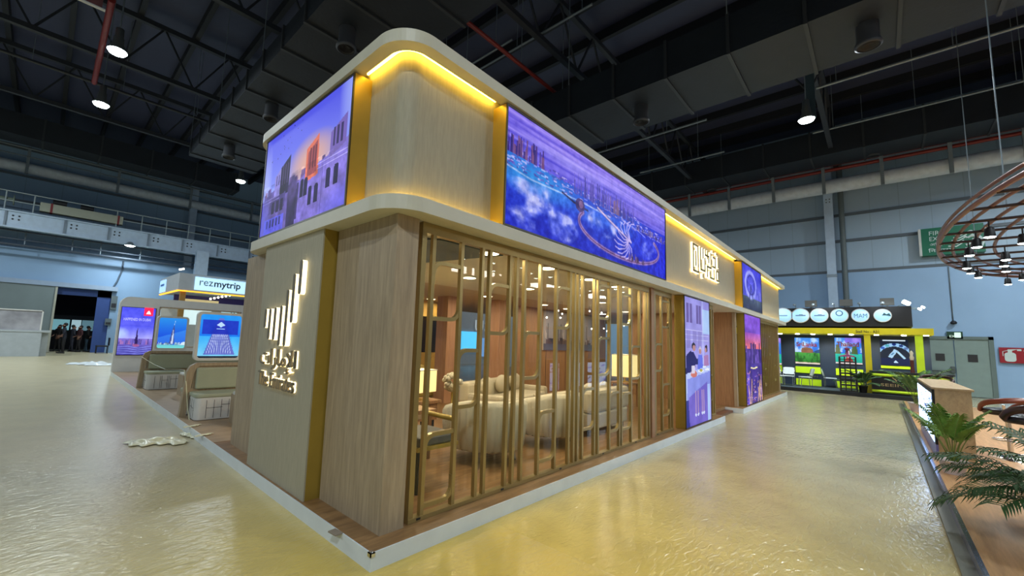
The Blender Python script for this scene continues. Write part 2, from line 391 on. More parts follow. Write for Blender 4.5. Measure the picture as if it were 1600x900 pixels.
def panel_grid(pic, name, mt, fr, W, H, parent, label=None, z=0.0):
    h, w = pic.h, pic.w; c = np.clip(pic.c, 0, 1)**pic.gam; c = np.where(c <= 0.04045, c/12.92, ((c+0.055)/1.055)**2.4)
    xs = np.linspace(0, W, w+1); ys = np.linspace(0, H, h+1); X, Y = np.meshgrid(xs, ys)
    P = np.stack([X.ravel(), Y.ravel(), np.full(X.size, z), np.ones(X.size)], 1) @ np.array(fr).T
    off = OFF[parent.name]; P = P[:, :3]-np.array(off)
    i = np.arange(h)[:, None]*(w+1)+np.arange(w)[None, :]; F = np.stack([i, i+1, i+w+2, i+w+1], -1).reshape(-1, 4)
    me = bpy.data.meshes.new(name); me.vertices.add(len(P)); me.vertices.foreach_set('co', P.ravel())
    me.loops.add(F.size); me.loops.foreach_set('vertex_index', F.ravel()); me.polygons.add(len(F))
    me.polygons.foreach_set('loop_start', np.arange(0, F.size, 4)); me.polygons.foreach_set('loop_total', np.full(len(F), 4))
    me.update(calc_edges=True); me.materials.append(mt)
    at = me.color_attributes.new('pic', 'FLOAT_COLOR', 'CORNER'); ca = np.ones((h*w, 4, 4)); ca[:, :, :3] = c.reshape(-1, 1, 3)
    at.data.foreach_set('color', ca.ravel())
    o = bpy.data.objects.new(name, me); COL.objects.link(o); o.parent = parent; OFF[o.name] = off
    if label: o['label'] = label
    return o

# ============================================================ THE HALL
RX, LY = 28.0, 34.0
MB().box(-22, -16, -0.1, RX+.3, 44, 0).build('floor', FLOOR, kind='structure', origin=(0, 0, 0))
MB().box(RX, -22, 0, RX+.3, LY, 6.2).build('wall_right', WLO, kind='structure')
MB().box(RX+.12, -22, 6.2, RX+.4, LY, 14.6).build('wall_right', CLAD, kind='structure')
DX0, DX1, DZ = GY(20, 440, LY).x, 1.15, 4.05
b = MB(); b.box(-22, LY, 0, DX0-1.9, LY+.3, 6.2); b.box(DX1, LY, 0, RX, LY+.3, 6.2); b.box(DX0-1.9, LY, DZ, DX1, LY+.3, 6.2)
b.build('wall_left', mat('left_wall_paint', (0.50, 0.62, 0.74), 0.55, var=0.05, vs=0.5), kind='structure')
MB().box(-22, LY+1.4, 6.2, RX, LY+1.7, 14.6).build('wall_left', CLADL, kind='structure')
MB().box(-22, -16, 14.6, RX+.4, 44, 14.8).build('ceiling', ROOFM, kind='structure')
n = 0
for z in (6.2, 7.9, 9.35, 11.0, 12.6):
    n += 1; MB().box(RX-.02 if z < 7 else RX+.02, -22, z-.07, RX+.13, LY, z+.07).build('trim_%d' % n, mat('girt_steel', (0.36, 0.40, 0.43), 0.5), kind='structure')
for z in (9.3, 10.9, 12.6):
    n += 1; MB().box(-22, LY+1.25, z-.06, RX, LY+1.4, z+.06).build('trim_%d' % n, mat('girt_steel', (0.30, 0.36, 0.40), 0.5), kind='structure')
# purlins under the roof, running the long way of the hall
for X in np.arange(-8, 28, 1.9):
    n += 1; MB().box(X-.09, -16, 14.2, X+.09, 36, 14.6).build('trim_%d' % n, mat('roof_purlin_steel', (0.10, 0.11, 0.13), 0.6), kind='structure')

# sliding door of the left wall and its blue lined opening
d = thing('door_1', None, None, (DX0, LY-.2, 0), kind='structure')
MB().box(DX0-1.9, LY-.22, 0.03, -1.5, LY-.1, DZ+.05).build('door_leaf', mat('door_leaf_grey', (0.42, 0.47, 0.47), 0.6, var=0.1, vs=0.7), d)
MB().box(-1.52, LY-.26, 0.03, -1.42, LY-.08, DZ+.05).build('door_edge', mat('door_edge', (0.62, 0.62, 0.56), 0.5), d)
lx = GY(150, 480, LY+.1).x; lz = GY(110, 461, LY+.1).z
b = MB(); b.box(-1.55, LY+.1, lz, DX1, LY+.25, DZ+.02); b.box(lx, LY+.1, 0, DX1+.02, LY+.25, DZ)
b.build('door_lining', mat('blue_lining', (0.16, 0.27, 0.50), 0.6), d)
MB().box(DX0-2.2, LY-.3, DZ+.02, DX1+.25, LY-.02, DZ+.3).build('door_track', mat('left_track', (0.55, 0.62, 0.70), 0.5), d)
# dim yard beyond the opening
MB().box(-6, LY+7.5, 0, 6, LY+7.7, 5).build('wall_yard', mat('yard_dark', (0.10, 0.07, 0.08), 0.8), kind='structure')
k = thing('kiosk', 'lit kiosk with glass front outside the hall gateway', 'kiosk', (-1.0, LY+5.4, 0))
MB().box(-2.7, LY+5.0, 0, .9, LY+6, 1.3).build('counter', mat('kiosk_dark', (0.10, 0.10, 0.12), 0.7), k)
for x0, x1, cc in ((-2.5, -1.5, (.35, .75, .85)), (-1.4, -.5, (.55, .8, .85)), (-.4, .1, (.8, .95, 1)), (.15, .8, (.45, .62, .68))):
    MB().box(x0, LY+5.15, 1.35, x1, LY+5.25, 2.1).build('lit_pane', emit('kiosk_pane_%d' % int(cc[0]*100), cc, 0.5, False), k)
MB().box(-2.8, LY+4.7, 2.15, 1.0, LY+6, 2.4).build('awning', mat('kiosk_awning', (0.25, 0.26, 0.28), 0.7), k)

# exit double door of the right wall
d = thing('door_2', None, None, (RX, -5.6, 0), kind='structure')
yl, yr = -3.6, GX(1544, 531, RX-.05).y
DG = mat('exit_door_green', (0.54, 0.61, 0.58), 0.5)
mid = GX(1492, 560, RX-.05).y
for (a, c) in ((yl, mid+.02), (mid-.02, yr)):
    lf = MB().box(RX-.07, a, 0.02, RX-.02, c, 2.62).build('door_leaf', DG, d)
    vx = GX(1469, 558, RX-.07) if a == yl else GX(1520, 560, RX-.07)
    MB().box(RX-.085, vx.y-.15, vx.z-.17, RX-.07, vx.y+.15, vx.z+.17).build('vision_panel', mat('vision_panel_dark', (0.22, 0.22, 0.22), 0.2), lf)
MB().tube([(RX-.14, -4.2, 1.12), (RX-.14, mid+.1, 1.12)], .03).box(RX-.2, mid+.02, 1.05, RX-.07, mid+.16, 1.35).build('panic_bar', mat('panic_bar_grey', (.30, .34, .33), .4), d)
b = MB(); b.box(RX-.12, yl, 2.62, RX, yr-.15, 2.76); b.box(RX-.12, yr-.15, 0, RX, yr, 2.76)
b.build('door_frame', mat('door_frame_grey', (0.42, 0.48, 0.46), 0.5), d)
# signs on the right wall
e = thing('exit_sign', 'small green EXIT sign above the double doors on the right wall', 'sign', (RX-.1, -5.1, 2.8))
q0 = GX(1480, 530, RX-.1); q1 = GX(1504, 521, RX-.1)
MB().box(RX-.12, q0.y, q0.z+.02, RX-.02, q1.y, q1.z+.08).build('sign_plate', mat('sign_green_dark', (0.10, 0.28, 0.20), 0.5), e)
text('EXIT', .3, FX(RX-.125, q0.y-.08, q0.z+.09), L_WHITE := emit('sign_white', (.85, .95, .88), 0.6, False), 'lettering', e, width=(q0.y-q1.y)*.60)
MB().prism(rrect(.0, 0, .2, .24, .02), 0, .004).build('running_figure_panel', L_WHITE, e, fr=FX(RX-.125, q1.y+.26, q0.z+.08))
f = thing('fire_exit_sign', 'large green FIRE EXIT sign high on the right wall behind the hanging lamp frame', 'sign', (RX-.3, -5.4, 6.6))
yA, yB = -4.42, -6.5; zA, zB = 6.66, 8.0
MB().box(RX-.32, yB, zA, RX+.13, yA-.09, zB).build('sign_box', mat('sign_green', (0.03, 0.42, 0.30), 0.4), f)
MB().box(RX-.34, yA-.09, zA, RX-.1, yA, zB).build('edge_strip', WHITEM, f, label='white end strip')
SW = mat('sign_print_white', (.82, .88, .86), .5)
for i, (t, ww) in enumerate((('FIRE', .48), ('EXIT', .48), ('अि\u0917\u094dन', .5), ('िनकास', .75))):
    text(t, .27, FX(RX-.33, yA-.36 if i < 3 else yA-.30, zB-.36-.28*i), SW, 'lettering', f, width=ww, height=.2)
for i in range(5):   # hatch of rays and the running man
    b = MB().tube([FX(RX-.325, yA-.95, zA+.38+.13*i) @ Vector(p) for p in ((.06*i, 0, 0), (.25+.04*i, -.05, 0), (.45+.05*i, .10, 0))], .03, 4)
    b.build('hatch_stroke', SW, f)
b = MB(); FR = FX(RX-.325, yA-1.55, zA+.25)
for p, q, r in (((.12,.55),(.35,.5),.07), ((.35,.5),(.5,.25),.06), ((.5,.25),(.42,.0),.05), ((.3,.45),(.15,.2),.055), ((.15,.2),(-.05,.12),.05), ((.2,.6),(.02,.45),.045), ((.02,.45),(-.08,.55),.04)):
    b.tube([FR @ Vector((*p, 0)), FR @ Vector((*q, 0))], r, 6)
b.sphere(FR @ Vector((.12, .72, 0)), .09); b.build('running_figure', SW, f)
g = thing('fire_extinguisher_sign', 'red sign with a white extinguisher symbol right of the exit doors', 'sign', (RX-.1, -7.1, 1.6))
yA, yB, zA, zB = GX(1561, 550, RX-.1).y, GX(1561, 550, RX-.1).y-1.25, 1.62, 2.3
MB().box(RX-.12, yB, zA, RX-.06, yA, zB).build('sign_plate', mat('sign_red', (0.62, 0.08, 0.14), 0.5), g)
F_ = FX(RX-.125, yA, zA)
MB().prism(rrect(.14, .06, .46, .46, .1), 0, .006).prism([(.24,.46),(.36,.46),(.36,.54),(.5,.6),(.5,.54),(.62,.54),(.62,.62),(.24,.6)], 0, .006).tube([(.24,.55,0),(.1,.5,0),(.1,.3,0)], .015, 4).build('extinguisher_symbol', SW, g, fr=F_)
MB().prism([(.78,.08),(.88,.2),(.82,.2),(.82,.3),(.74,.3),(.74,.2),(.68,.2)], 0, .006).prism([(.68,.4),(.9,.38),(.92,.46),(.7,.48)], 0, .006).prism([(.68,.52),(.9,.52),(.9,.58),(.68,.58)], 0, .006).build('arrow_and_flame', SW, g, fr=F_)
c = thing('wall_lamp', 'small round lamp fitting above the exit sign on the right wall', 'lamp', (RX-.1, *GX(1490, 508, RX-.1).yz))
p = GX(1490, 507, RX-.1)
MB().lathe([(.001,0),(.09,.02),(.12,.08),(.07,.16),(.001,.18)], 16, (RX-.15, p.y, p.z)).build('housing', DARKM, c)
MB().tube([(RX-.03, p.y, p.z+.2), (RX-.03, p.y, 3.5), (RX-.03, p.y, 6.1)], .022, 6).build('conduit', GALV, c)

# columns and beams
def column(x, y, z1, lab, big=.38, ax='Y', z0=0):
    t = thing('steel_column', lab, 'column', (x, y, z0))
    b = MB()
    if ax == 'Y': b.box(x-.06, y-big/2, z0, x-.0, y+big/2, z1); b.box(x, y-.03, z0, x+.35, y+.03, z1); b.box(x+.35, y-big/2, z0, x+.4, y+big/2, z1)
    else: b.box(x-big/2, y-.06, z0, x+big/2, y, z1); b.box(x-.03, y, z0, x+.03, y+.3, z1); b.box(x-big/2, y+.3, z0, x+big/2, y+.36, z1)
    b.build('column_shaft', STEELW, t); return t
t = column(RX-.5, -1.1, 13.6, 'pale steel column on the right wall behind the black and yellow stand')
for dy in (-.07, .07):
    for dz in (-.08, .08): MB().tube([(RX-.58, -1.1+dy, 10.1+dz), (RX-.56, -1.1+dy, 10.1+dz)], .03, 6).build('bolt', DARKM, t)
MB().box(RX-.58, -1.32, 5.85, RX-.5, -.88, 6.0).build('splice_plate', GALV, t)
MB().tube([(RX-.2, -1.62, 0), (RX-.2, -1.62, 13.5)], .13).build('downpipe', mat('downpipe_grey', (0.42, 0.46, 0.46), 0.5), t)
t = column(GY(947*.311, 400, LY+.9).x, LY+.9, 13.6, 'blue grey steel column standing behind the gallery railing', .45, 'X', 6.3)
column(GY(314, 410, 31.9).x, 31.6, 7.3, 'pale steel column carrying the gallery girder near the travel stand', .75, 'X')
# gallery on the left wall: girder, deck, railing
GYP = 32.0
gz1 = GY(0, 325, GYP).z; gz0 = GY(0, 353, GYP).z
g = thing('gallery', 'white steel gallery with railing along the left wall above the gateway', 'gallery', (0, GYP, gz0))
MB().box(-20, GYP, gz0+.08, 24, GYP+.06, gz1-.08).box(-20, GYP-.12, gz0, 24, GYP+.2, gz0+.08).box(-20, GYP-.12, gz1-.08, 24, GYP+.2, gz1).build('girder', mat('girder_white', (0.72, 0.80, 0.88), 0.5, var=0.08), g)
MB().box(-20, GYP+.2, gz1-.12, 24, LY+1.2, gz1-.02).build('deck', mat('gallery_deck', (0.25, 0.22, 0.22), 0.7), g)
for i, px_ in enumerate((8, 103, 173, 236, 290, 345, 395)):
    x = GY(px_, 340, GYP).x
    r = MB().box(x-.04, GYP-.11, gz0+.08, x+.04, GYP, gz1-.08).build('stiffener', mat('girder_stiffener', (0.48, 0.54, 0.60), 0.5), g)
    for dx in (.28, .52):
        for dz in (-.1, .1): MB().tube([(x+dx, GYP-.02, (gz0+gz1)/2+dz+.1), (x+dx, GYP+.01, (gz0+gz1)/2+dz+.1)], .05, 6).build('bolt', DARKM, r)
RAIL = mat('railing_steel', (0.66, 0.72, 0.74), 0.5)
rt = GY(0, 295, GYP+.1).z
MB().tube([(-20, GYP+.1, rt), (24, GYP+.1, rt)], .035).tube([(-20, GYP+.1, (rt+gz1)/2), (24, GYP+.1, (rt+gz1)/2)], .03).build('handrail', RAIL, g)
for px_ in (4, 50, 183, 223, 262, 297, 331, 363, 394, 420, 446):
    x = GY(px_, 340, GYP+.1).x; MB().tube([(x, GYP+.1, gz1), (x, GYP+.1, rt)], .035, 6).build('post', RAIL, g)
# things along the gallery
t = thing('ventilation_trunk', 'long white ventilation trunk with red bands lying along the gallery railing', 'duct', (0, GYP+.5, gz1+.2))
x0, x1 = GY(62, 325, GYP).x, GY(193, 342, GYP).x; z0, z1 = GY(62, 329, GYP).z, GY(62, 315, GYP).z
MB().box(x0, GYP+.0, z0, x1, GYP+.5, z1).build('trunk', mat('trunk_white', (.66, .68, .62), .5), t, bevel=.02)
for px_ in (80, 187):
    x = GY(px_, 330, GYP).x; MB().box(x-.05, GYP-.02, z0-.02, x+.05, GYP+.52, z1+.02).build('band', mat('band_red', (.50, .16, .18), .5), t)
for i, px_ in enumerate((94, 138)):
    m_ = thing('fan_motor', ('left' if i == 0 else 'right')+' of two dark fan motors on top of the white trunk on the gallery', 'motor', (GY(px_, 318, GYP).x, GYP+.25, z1), group='fan motors on the gallery')
    x = m_.location.x; MB().tube([(x-.3, GYP+.25, z1+.16), (x+.3, GYP+.25, z1+.16)], .15, 12).build('body', DARKM, m_)
    MB().box(x-.3, GYP+.12, z1, x-.2, GYP+.38, z1+.05).box(x+.2, GYP+.12, z1, x+.3, GYP+.38, z1+.05).build('foot', DARKM, m_)
t = thing('valve_wheel', 'pale valve on a pipe at the left end of the gallery', 'valve', (GY(8, 315, GYP+.3).x, GYP+.3, gz1))
x = t.location.x; v = GY(8, 310, GYP+.3).z
MB().tube([(x-2, GYP+.3, v), (x+.3, GYP+.3, v)], .12).build('pipe', mat('valve_green_grey', (.50, .56, .50), .5), t)
MB().tube([(x+.3+.02*0, GYP+.3, v), (x+.34, GYP+.3, v)], .3, 16).build('flange', mat('valve_green_grey', (.5, .56, .5), .5), t)
# rods and pipes hung under the gallery
for i, (pa, nm_, r) in enumerate(((357, 'upper', .05), (370, 'middle', .05), (379, 'lower', .07))):
    z = GY(0, pa, GYP+.8).z
    t = thing('service_pipe', nm_+' thin dark service pipe hung beneath the gallery girder', 'pipe', (0, GYP+.8, z), group='service pipes under the gallery')
    MB().tube([(-20, GYP+.8, z), (24, GYP+.8, z)], r, 8).build('pipe', mat('dark_service_pipe', (.24, .28, .33), .5), t)
    for px_ in (40, 115, 160, 223, 330):
        x = GY(px_, 370, GYP+.8).x; MB().tube([(x, GYP+.8, z), (x, GYP+.8, gz0+.05)], .03, 5).build('hanger', GALV, t)
# big pale pipe and conduit on both walls
def bigpipe(lab, pts_fn, r, hang, hz, axis):
    t = thing('air_pipe', lab, 'pipe', pts_fn(0)); 
    MB().tube([pts_fn(a) for a in (-20, -10, 0, 10, 20, 30)], r, 14).build('pipe', PIPEM, t)
    for a in hang:
        p = Vector(pts_fn(a)); 
        b = MB(); s = .07
        b.box(p.x-s-(r if axis == 'Y' else 0), p.y-s-(r if axis == 'X' else 0), p.z-r-.1, p.x+s-(r if axis == 'Y' else 0)-.0, p.y+s-(r if axis == 'X' else 0), hz)
        b.build('bracket', mat('bracket_steel', (.50, .55, .58), .5), t)
    return t
zr = (GX(1600, 252, RX-1).z + GX(1600, 226, RX-1).z)/2
rr_ = (GX(1600, 226, RX-1).z - GX(1600, 252, RX-1).z)/2
hy = [GX(x_, y_, RX-1).y for x_, y_ in ((1080, 310), (1141, 290), (1210, 295), (1288, 290), (1378, 270), (1483, 240), (1598, 220))]
bigpipe('large pale lagged air pipe along the right wall', lambda a: (RX-1, a, zr), rr_, hy, zr+rr_+.9, 'Y')
t = thing('sprinkler_main', 'red sprinkler main above the pale pipe on the right wall', 'pipe', (RX-1.3, 0, 12))
zz = GX(1600, 207, RX-1.3).z
MB().tube([(RX-1.3, -18, zz), (RX-1.3, 33, zz)], .09).build('pipe', REDP, t)
MB().tube([(RX-1.3, -18, zz+.26), (RX-1.3, 33, zz+.26)], .06).build('pipe', REDP, t)
ly_ = LY+.9
zl = (GY(0, 245, ly_).z + GY(0, 262, ly_).z)/2
hx = [GY(x_, 280, ly_).x for x_ in (-60, 40, 185, 300, 396)]
t = bigpipe('large pale lagged air pipe along the left wall above the gallery', lambda a: (a, ly_, zl), .33, hx, zl+1.25, 'X')
t = thing('conduit', 'slim pale conduit above the big pipe of the left wall', 'pipe', (0, ly_-.4, zl+1))
MB().tube([(-20, ly_-.4, zl+1.15), (24, ly_-.4, zl+1.15)], .06).build('pipe', GALV, t)
MB().tube([(-20, ly_-.4, zl+.62), (24, ly_-.4, zl+.62)], .035).build('pipe', GALV, t)

# ducts under the roof
def duct(lab, x0, x1, y0, y1, z0, z1, axis, step=1.25, wires=True, chamfer=0.0):
    t = thing('air_duct', lab, 'duct', ((x0+x1)/2, (y0+y1)/2, z0)); b = MB()
    if chamfer:
        P = [(x0+chamfer, z0), (x1, z0), (x1, z1), (x0, z1), (x0, z0+chamfer)]
        vs = [(p[0], y0, p[1]) for p in P]+[(p[0], y1, p[1]) for p in P]; k = len(P)
        b.add(vs, [tuple(range(k)), tuple(range(2*k-1, k-1, -1))]+[(i, k+i, k+(i+1) % k, (i+1) % k) for i in range(k)])
    else: b.box(x0, y0, z0, x1, y1, z1)
    b.build('duct_body', DUCTM, t)
    a, e_ = (y0, y1) if axis == 'Y' else (x0, x1)
    q = a+.3
    while q < e_:
        f_ = MB()
        if axis == 'Y': f_.ring([(x0-.05, z0-.05), (x1+.05, z0-.05), (x1+.05, z1+.05), (x0-.05, z1+.05)], [(x0+.01, z0+.01), (x1-.01, z0+.01), (x1-.01, z1-.01), (x0+.01, z1-.01)], -.04, .04, Matrix(((1,0,0,0),(0,0,1,q),(0,1,0,0),(0,0,0,1))))
        else: f_.ring([(y0-.05, z0-.05), (y1+.05, z0-.05), (y1+.05, z1+.05), (y0-.05, z1+.05)], [(y0+.01, z0+.01), (y1-.01, z0+.01), (y1-.01, z1-.01), (y0+.01, z1-.01)], -.04, .04, Matrix(((0,0,1,q),(1,0,0,0),(0,1,0,0),(0,0,0,1))))
        f_.build('flange', mat('duct_flange', (.20, .215, .23), .5), t)
        if wires and int((q-a)/step) % 3 == 0:
            if axis == 'Y': MB().tube([(x0-.06, q, z1), (x0-.06, q, 14.62)], .015, 4).build('hanger_wire', GALV, t)
        q += step
    return t
A0 = GZ(302, 256, 9.5); 
duct('wide dark air duct running over the stand, with square flanges', 1.9, 4.6, -12, 19.2, 9.5, 10.1, 'Y', 1.45)
duct('dark air duct crossing the upper right of the roof', 9.9, 12.3, -15, 8.5, 9.5, 10.6, 'Y', 1.6, chamfer=.0)
duct('dark air duct close to the right wall beneath the roof', 24.4, 26.2, -15, 16, GX(1600, 199, 26.2).z, GX(1600, 199, 26.2).z+1.3, 'Y', 2.0)
duct('dark air duct running along the left wall beneath the roof', -20, 7, 30, 31.6, GY(0, 200, 30).z-.1, GY(0, 200, 30).z+1.1, 'X', 2.4, False)
# diffusers
dfp = thing('air_diffuser', 'round air diffuser under the wide duct, nearest the stand roof', 'air diffuser', (0, 0, 0), group='round air diffusers')
MB().lathe([(.21, .62), (.21, .12), (.25, .02), (.25, -.03), (.21, -.05)], 24).build('collar', mat('diffuser_grey', (.26, .27, .29), .5), dfp)
MB().lathe([(.21, -.05), (.18, .03), (.165, -.02), (.13, .05), (.11, -.02), (.06, .06), (0.001, .06)], 24).build('nozzle', mat('diffuser_dark', (.10, .10, .11), .5), dfp)
dsp = [((541, 75), 9.0, None), ((423, 185), 9.0, 'round air diffuser under the wide duct, second from the stand roof'), ((357, 245), 9.0, 'round air diffuser under the far end of the wide duct'),
       ((1002, 190), 9.0, 'round air diffuser under the upper right duct, left one'), ((1357, 70), 9.0, 'round air diffuser under the upper right duct, right one'),
       ((1112, 297), 11.6, 'round air diffuser under the duct by the right wall, far one'), ((1364, 243), 11.6, 'round air diffuser under the duct by the right wall, near one')]
for i, ((x_, y_), z, lab) in enumerate(dsp):
    p = GZ(x_, y_, z)
    if i == 0: dfp.location = p
    else: dup(dfp, p, 0, lab)
# trusses across the hall and bracing
TR = mat('truss_steel', (.17, .185, .21), .6)
for i, Y in enumerate((-8, -1.5, 5, 11.5, 18, 24.5)):
    t = thing('roof_truss', ('dark lattice roof truss', 'dark lattice roof truss')[0]+' spanning the hall, %s from the near end' % ('first', 'second', 'third', 'fourth', 'fifth', 'sixth')[i], 'truss', (8, Y, 12.0), group='roof trusses')
    MB().box(-20, Y-.09, 11.9, 28, Y+.09, 12.08).build('bottom_chord', TR, t); MB().box(-20, Y-.09, 14.0, 28, Y+.09, 14.2).build('top_chord', TR, t)
    b = MB()
    for k_, X in enumerate(np.arange(-20, 28, 2.4)):
        b.tube([(X, Y, 12), (X+1.2, Y, 14.1)], .045, 4).tube([(X+1.2, Y, 14.1), (X+2.4, Y, 12)], .045, 4)
    b.build('lattice', TR, t)
for i, (a, c, z, r, m_, lab) in enumerate((((700, 10), (880, 170), 11.2, .07, REDP, 'red sprinkler pipe above the stand, crossing under the roof'),
    ((175, 0), (150, 130), 11.0, .09, REDP, 'red sprinkler pipe at the upper left of the roof'),
    ((800, 62), (640, 170), 11.6, .035, GALV, 'thin grey conduit meeting the red pipe above the stand'),
    ((0, 78), (330, 190), 11.4, .06, TR, 'long dark tie pipe across the upper left roof'),
    ((930, 240), (1108, 192), 10.4, .04, GALV, 'thin grey pipe beneath the upper right duct'),
    ((1275, 138), (1600, 40), 10.8, .045, GALV, 'thin grey pipe right of the lit high bay lamp'),
    ((1270, 208), (1600, 128), 12.0, .045, GALV, 'thin grey pipe above the duct of the right wall'),
    ((640, 172), (960, 48), 12.2, .04, GALV, 'thin grey pipe crossing behind the stand top'),
    ((1000, 270), (1136, 242), 11.8, .045, GALV, 'short grey pipe with a bent end above the right duct'))):
    p, q = GZ(*a, z), GZ(*c, z); dd = (q-p)
    if abs(dd.x) > abs(dd.y): q = Vector((q.x, p.y, z)) if m_ in (REDP, TR, GALV) else q
    else: q = Vector((p.x, q.y, z))
    t = thing('overhead_pipe', lab, 'pipe', (p+q)/2)
    MB().tube([p, q], r, 8).build('pipe', m_, t)
    L = (q-p).length
    for f_ in np.arange(.12, 1, 2.6/max(L, 3)):
        h_ = p+(q-p)*f_; MB().tube([h_, (h_.x, h_.y, 14.62)], .014, 4).build('hanger_rod', GALV, t)
# upright brace hanging at the lit lamp
t = thing('hanging_brace', 'pale blue steel strut hanging behind the lit lamp at upper right', 'strut', GZ(1262, 160, 10.5))
p = GZ(1262, 170, 10.3); q = GZ(1232, 5, 12.4); q = Vector((p.x+.6, q.y, 12.0))
MB().box(p.x+.5, p.y-.18, 10.2, p.x+.62, p.y+.1, 14.2).build('web', mat('strut_blue', (.22, .30, .34), .5), t)
MB().tube([(p.x+.55, p.y, 11.2), (p.x+.55, p.y-1.5, 13.9)], .04, 5).tube([(p.x+.55, p.y, 11.2), (p.x+.55, p.y+1.5, 13.9)], .04, 5).build('stay', TR, t)
# hanging banner at the upper left edge
t = thing('hanging_banner', 'colourful printed banner hanging at the top left edge', 'banner', GZ(125, 5, 8.5))
P0 = GZ(95, -14, 8.2); P1 = GZ(158, 22, 8.2)
MB().box(P0.x, P0.y-.01, 8.2, P1.x, P0.y+.03, 9.8).build('cloth', mat('banner_print', (.42, .24, .24), .7, var=.5, vs=2.5), t)
MB().tube([(P0.x, P0.y, 8.2), (P1.x+.05, P0.y, 8.2)], .03).build('rail', WHITEM, t)

# high bay lamps
hb = thing('high_bay_lamp', 'lit high bay lamp at the upper left, nearer of the two', 'lamp', HIGHBAY[0][:3], group='high bay lamps')
o_ = Vector(HIGHBAY[0][:3])
MB().lathe([(.05, .75), (.10, .72), (.11, .45), (.13, .42), (.14, .22), (.23, .06), (.24, 0)], 24, o_).build('housing', mat('lamp_housing', (.45, .48, .48), .4, metal=.4), hb)
MB().lathe([(.24, 0), (.2, -.06), (.1, -.10), (.001, -.11)], 24, o_).build('lens', L_COOL, hb)
MB().tube([o_+Vector((0, 0, .7)), o_+Vector((0, 0, 4.62))], .02, 5).build('suspension_rod', GALV, hb)
labs = [None, 'lit high bay lamp at the upper left, farther of the two', 'small lit high bay lamp just left of the stand canopy', 'lit high bay lamp at the upper right', 
        'lit high bay lamp over the left aisle', 'high bay lamp over the near left aisle', 'high bay lamp over the near aisle', 'high bay lamp over the right platform', 'high bay lamp over the far right corner', 'high bay lamp over the open left floor', 'high bay lamp behind the stand']
for i, (x, y, z, W_) in enumerate(HIGHBAY):
    if i: dup(hb, (x, y, z), 0, labs[i])
    ld = bpy.data.lights.new('high_bay_light', 'AREA'); ld.shape = 'DISK'; ld.size = .6; ld.energy = W_; ld.color = (.82, .93, 1.0)
    lo = bpy.data.objects.new('high_bay_light', ld); COL.objects.link(lo); lo.location = (x, y, z-.15)
p = GY(203, 384, GYP-.4)
t = thing('gallery_lamp', 'small lit lamp beneath the gallery girder', 'lamp', p)
MB().lathe([(.05, .25), (.12, .22), (.26, .03), (.26, 0)], 20, p).build('housing', GALV, t); MB().lathe([(.26, 0), (.15, -.05), (.001, -.06)], 20, p).build('lens', L_COOL, t)
MB().tube([p+Vector((0, 0, .2)), Vector((p.x, GYP-.1, gz0))], .03, 5).build('arm', GALV, t)
ld = bpy.data.lights.new('gallery_light', 'AREA'); ld.shape = 'DISK'; ld.size = .4; ld.energy = 260; ld.color = (.8, .93, 1)
lo = bpy.data.objects.new('gallery_light', ld); COL.objects.link(lo); lo.location = p-Vector((0, 0, .12))

# ============================================================ THE MAIN STAND
PH = 0.13
XE = 20.1
# platform
pf = thing('stand_platform', 'low wooden platform with white edging under the large stand', 'platform', (9.5, 8, 0))
MB().box(.012, .012, 0, 9.9, 16.95, PH).build('deck', DECK3 if False else DECK, pf)
MB().box(9.9, .45, 0, 11.8, 16.95, PH).build('deck', DECK, pf)
MB().box(11.8, .012, 0, 19.3, 16.95, PH).build('deck', DECK, pf)
MB().box(0.012, 4.2, PH, 4.0, 16.9, PH+.004).build('floor_covering', DECK3, pf)
for (a, c, d_, e_) in ((0, -.0, 9.92, .012), (11.8, 0, 19.3, .012)): MB().box(a, c, 0, d_, e_, PH+.004).build('edge_board', WHITE, pf)
MB().box(0, 0.012, 0, .012, 16.95, PH+.004).build('edge_board', WHITE, pf)
MB().box(9.9, .012, 0, 9.92, .45, PH).build('edge_board', WHITE, pf)
MB().box(11.8, .012, 0, 11.79, .45, PH).build('edge_board', WHITE, pf)
b = MB().box(-.012, -.012, .11, .03, -.004, PH+.01).box(-.012, -.012, .11, -.004, .03, PH+.01).box(-.012, -.012, PH+.004, .03, .03, PH+.01); b.sphere((.01, .01, PH), .016, 8, 6)
b.build('corner_cap', CHROME, pf, label='crumpled shiny corner cap')
MB().box(9.95, .25, 0, 11.78, .45, .06).build('door_step', mat('step_brown', (.40, .24, .14), .4), pf)
p = GZ(524, 833, PH)
MB().box(-.035, -.055, 0, .035, .055, .012).build('floor_tile', GRIPT, None, 'small loose grey tile lying on the platform ledge near the corner', 'tile', fr=Matrix.Translation(p+Vector((0,0,0))) @ Matrix.Rotation(.1, 4, 'Z'), bevel=.002)

# corner columns and panels
c = thing('corner_pillar', 'tall oak laminate corner pillar between the lit logo panel and the gold screen', 'pillar', (.3, .7, PH))
MB().box(.2, .2, PH, .44, 1.26, 2.84).build('pillar_cladding', OAK, c)
MB().box(.44, .215, PH, .452, .3, 2.84).build('shadow_joint', mat('joint_dark', (.16, .13, .10), .7), c)
MB().box(.18, 2.88, PH, .45, 4.02, 2.84).build('wood_pillar', OAK, None, 'grey oak laminate pillar left of the lit logo panel', 'pillar')
ep = thing('logo_wall', 'beige wall panel with a backlit bar emblem and The Emirates lettering', 'wall panel', (.1, 2.1, PH))
MB().box(.045, 1.285, PH, .06, 2.885, 2.842).build('face', BEIGE, ep)
MB().box(.06, 1.285, PH, .30, 1.30, 2.842).build('side_return', GOLD, ep, label='gold side return')
MB().box(.06, 1.30, PH, .30, 2.885, 2.84).build('core', CREAM, ep)
FACE = mat('letter_face_taupe', (.45, .41, .33), .45)
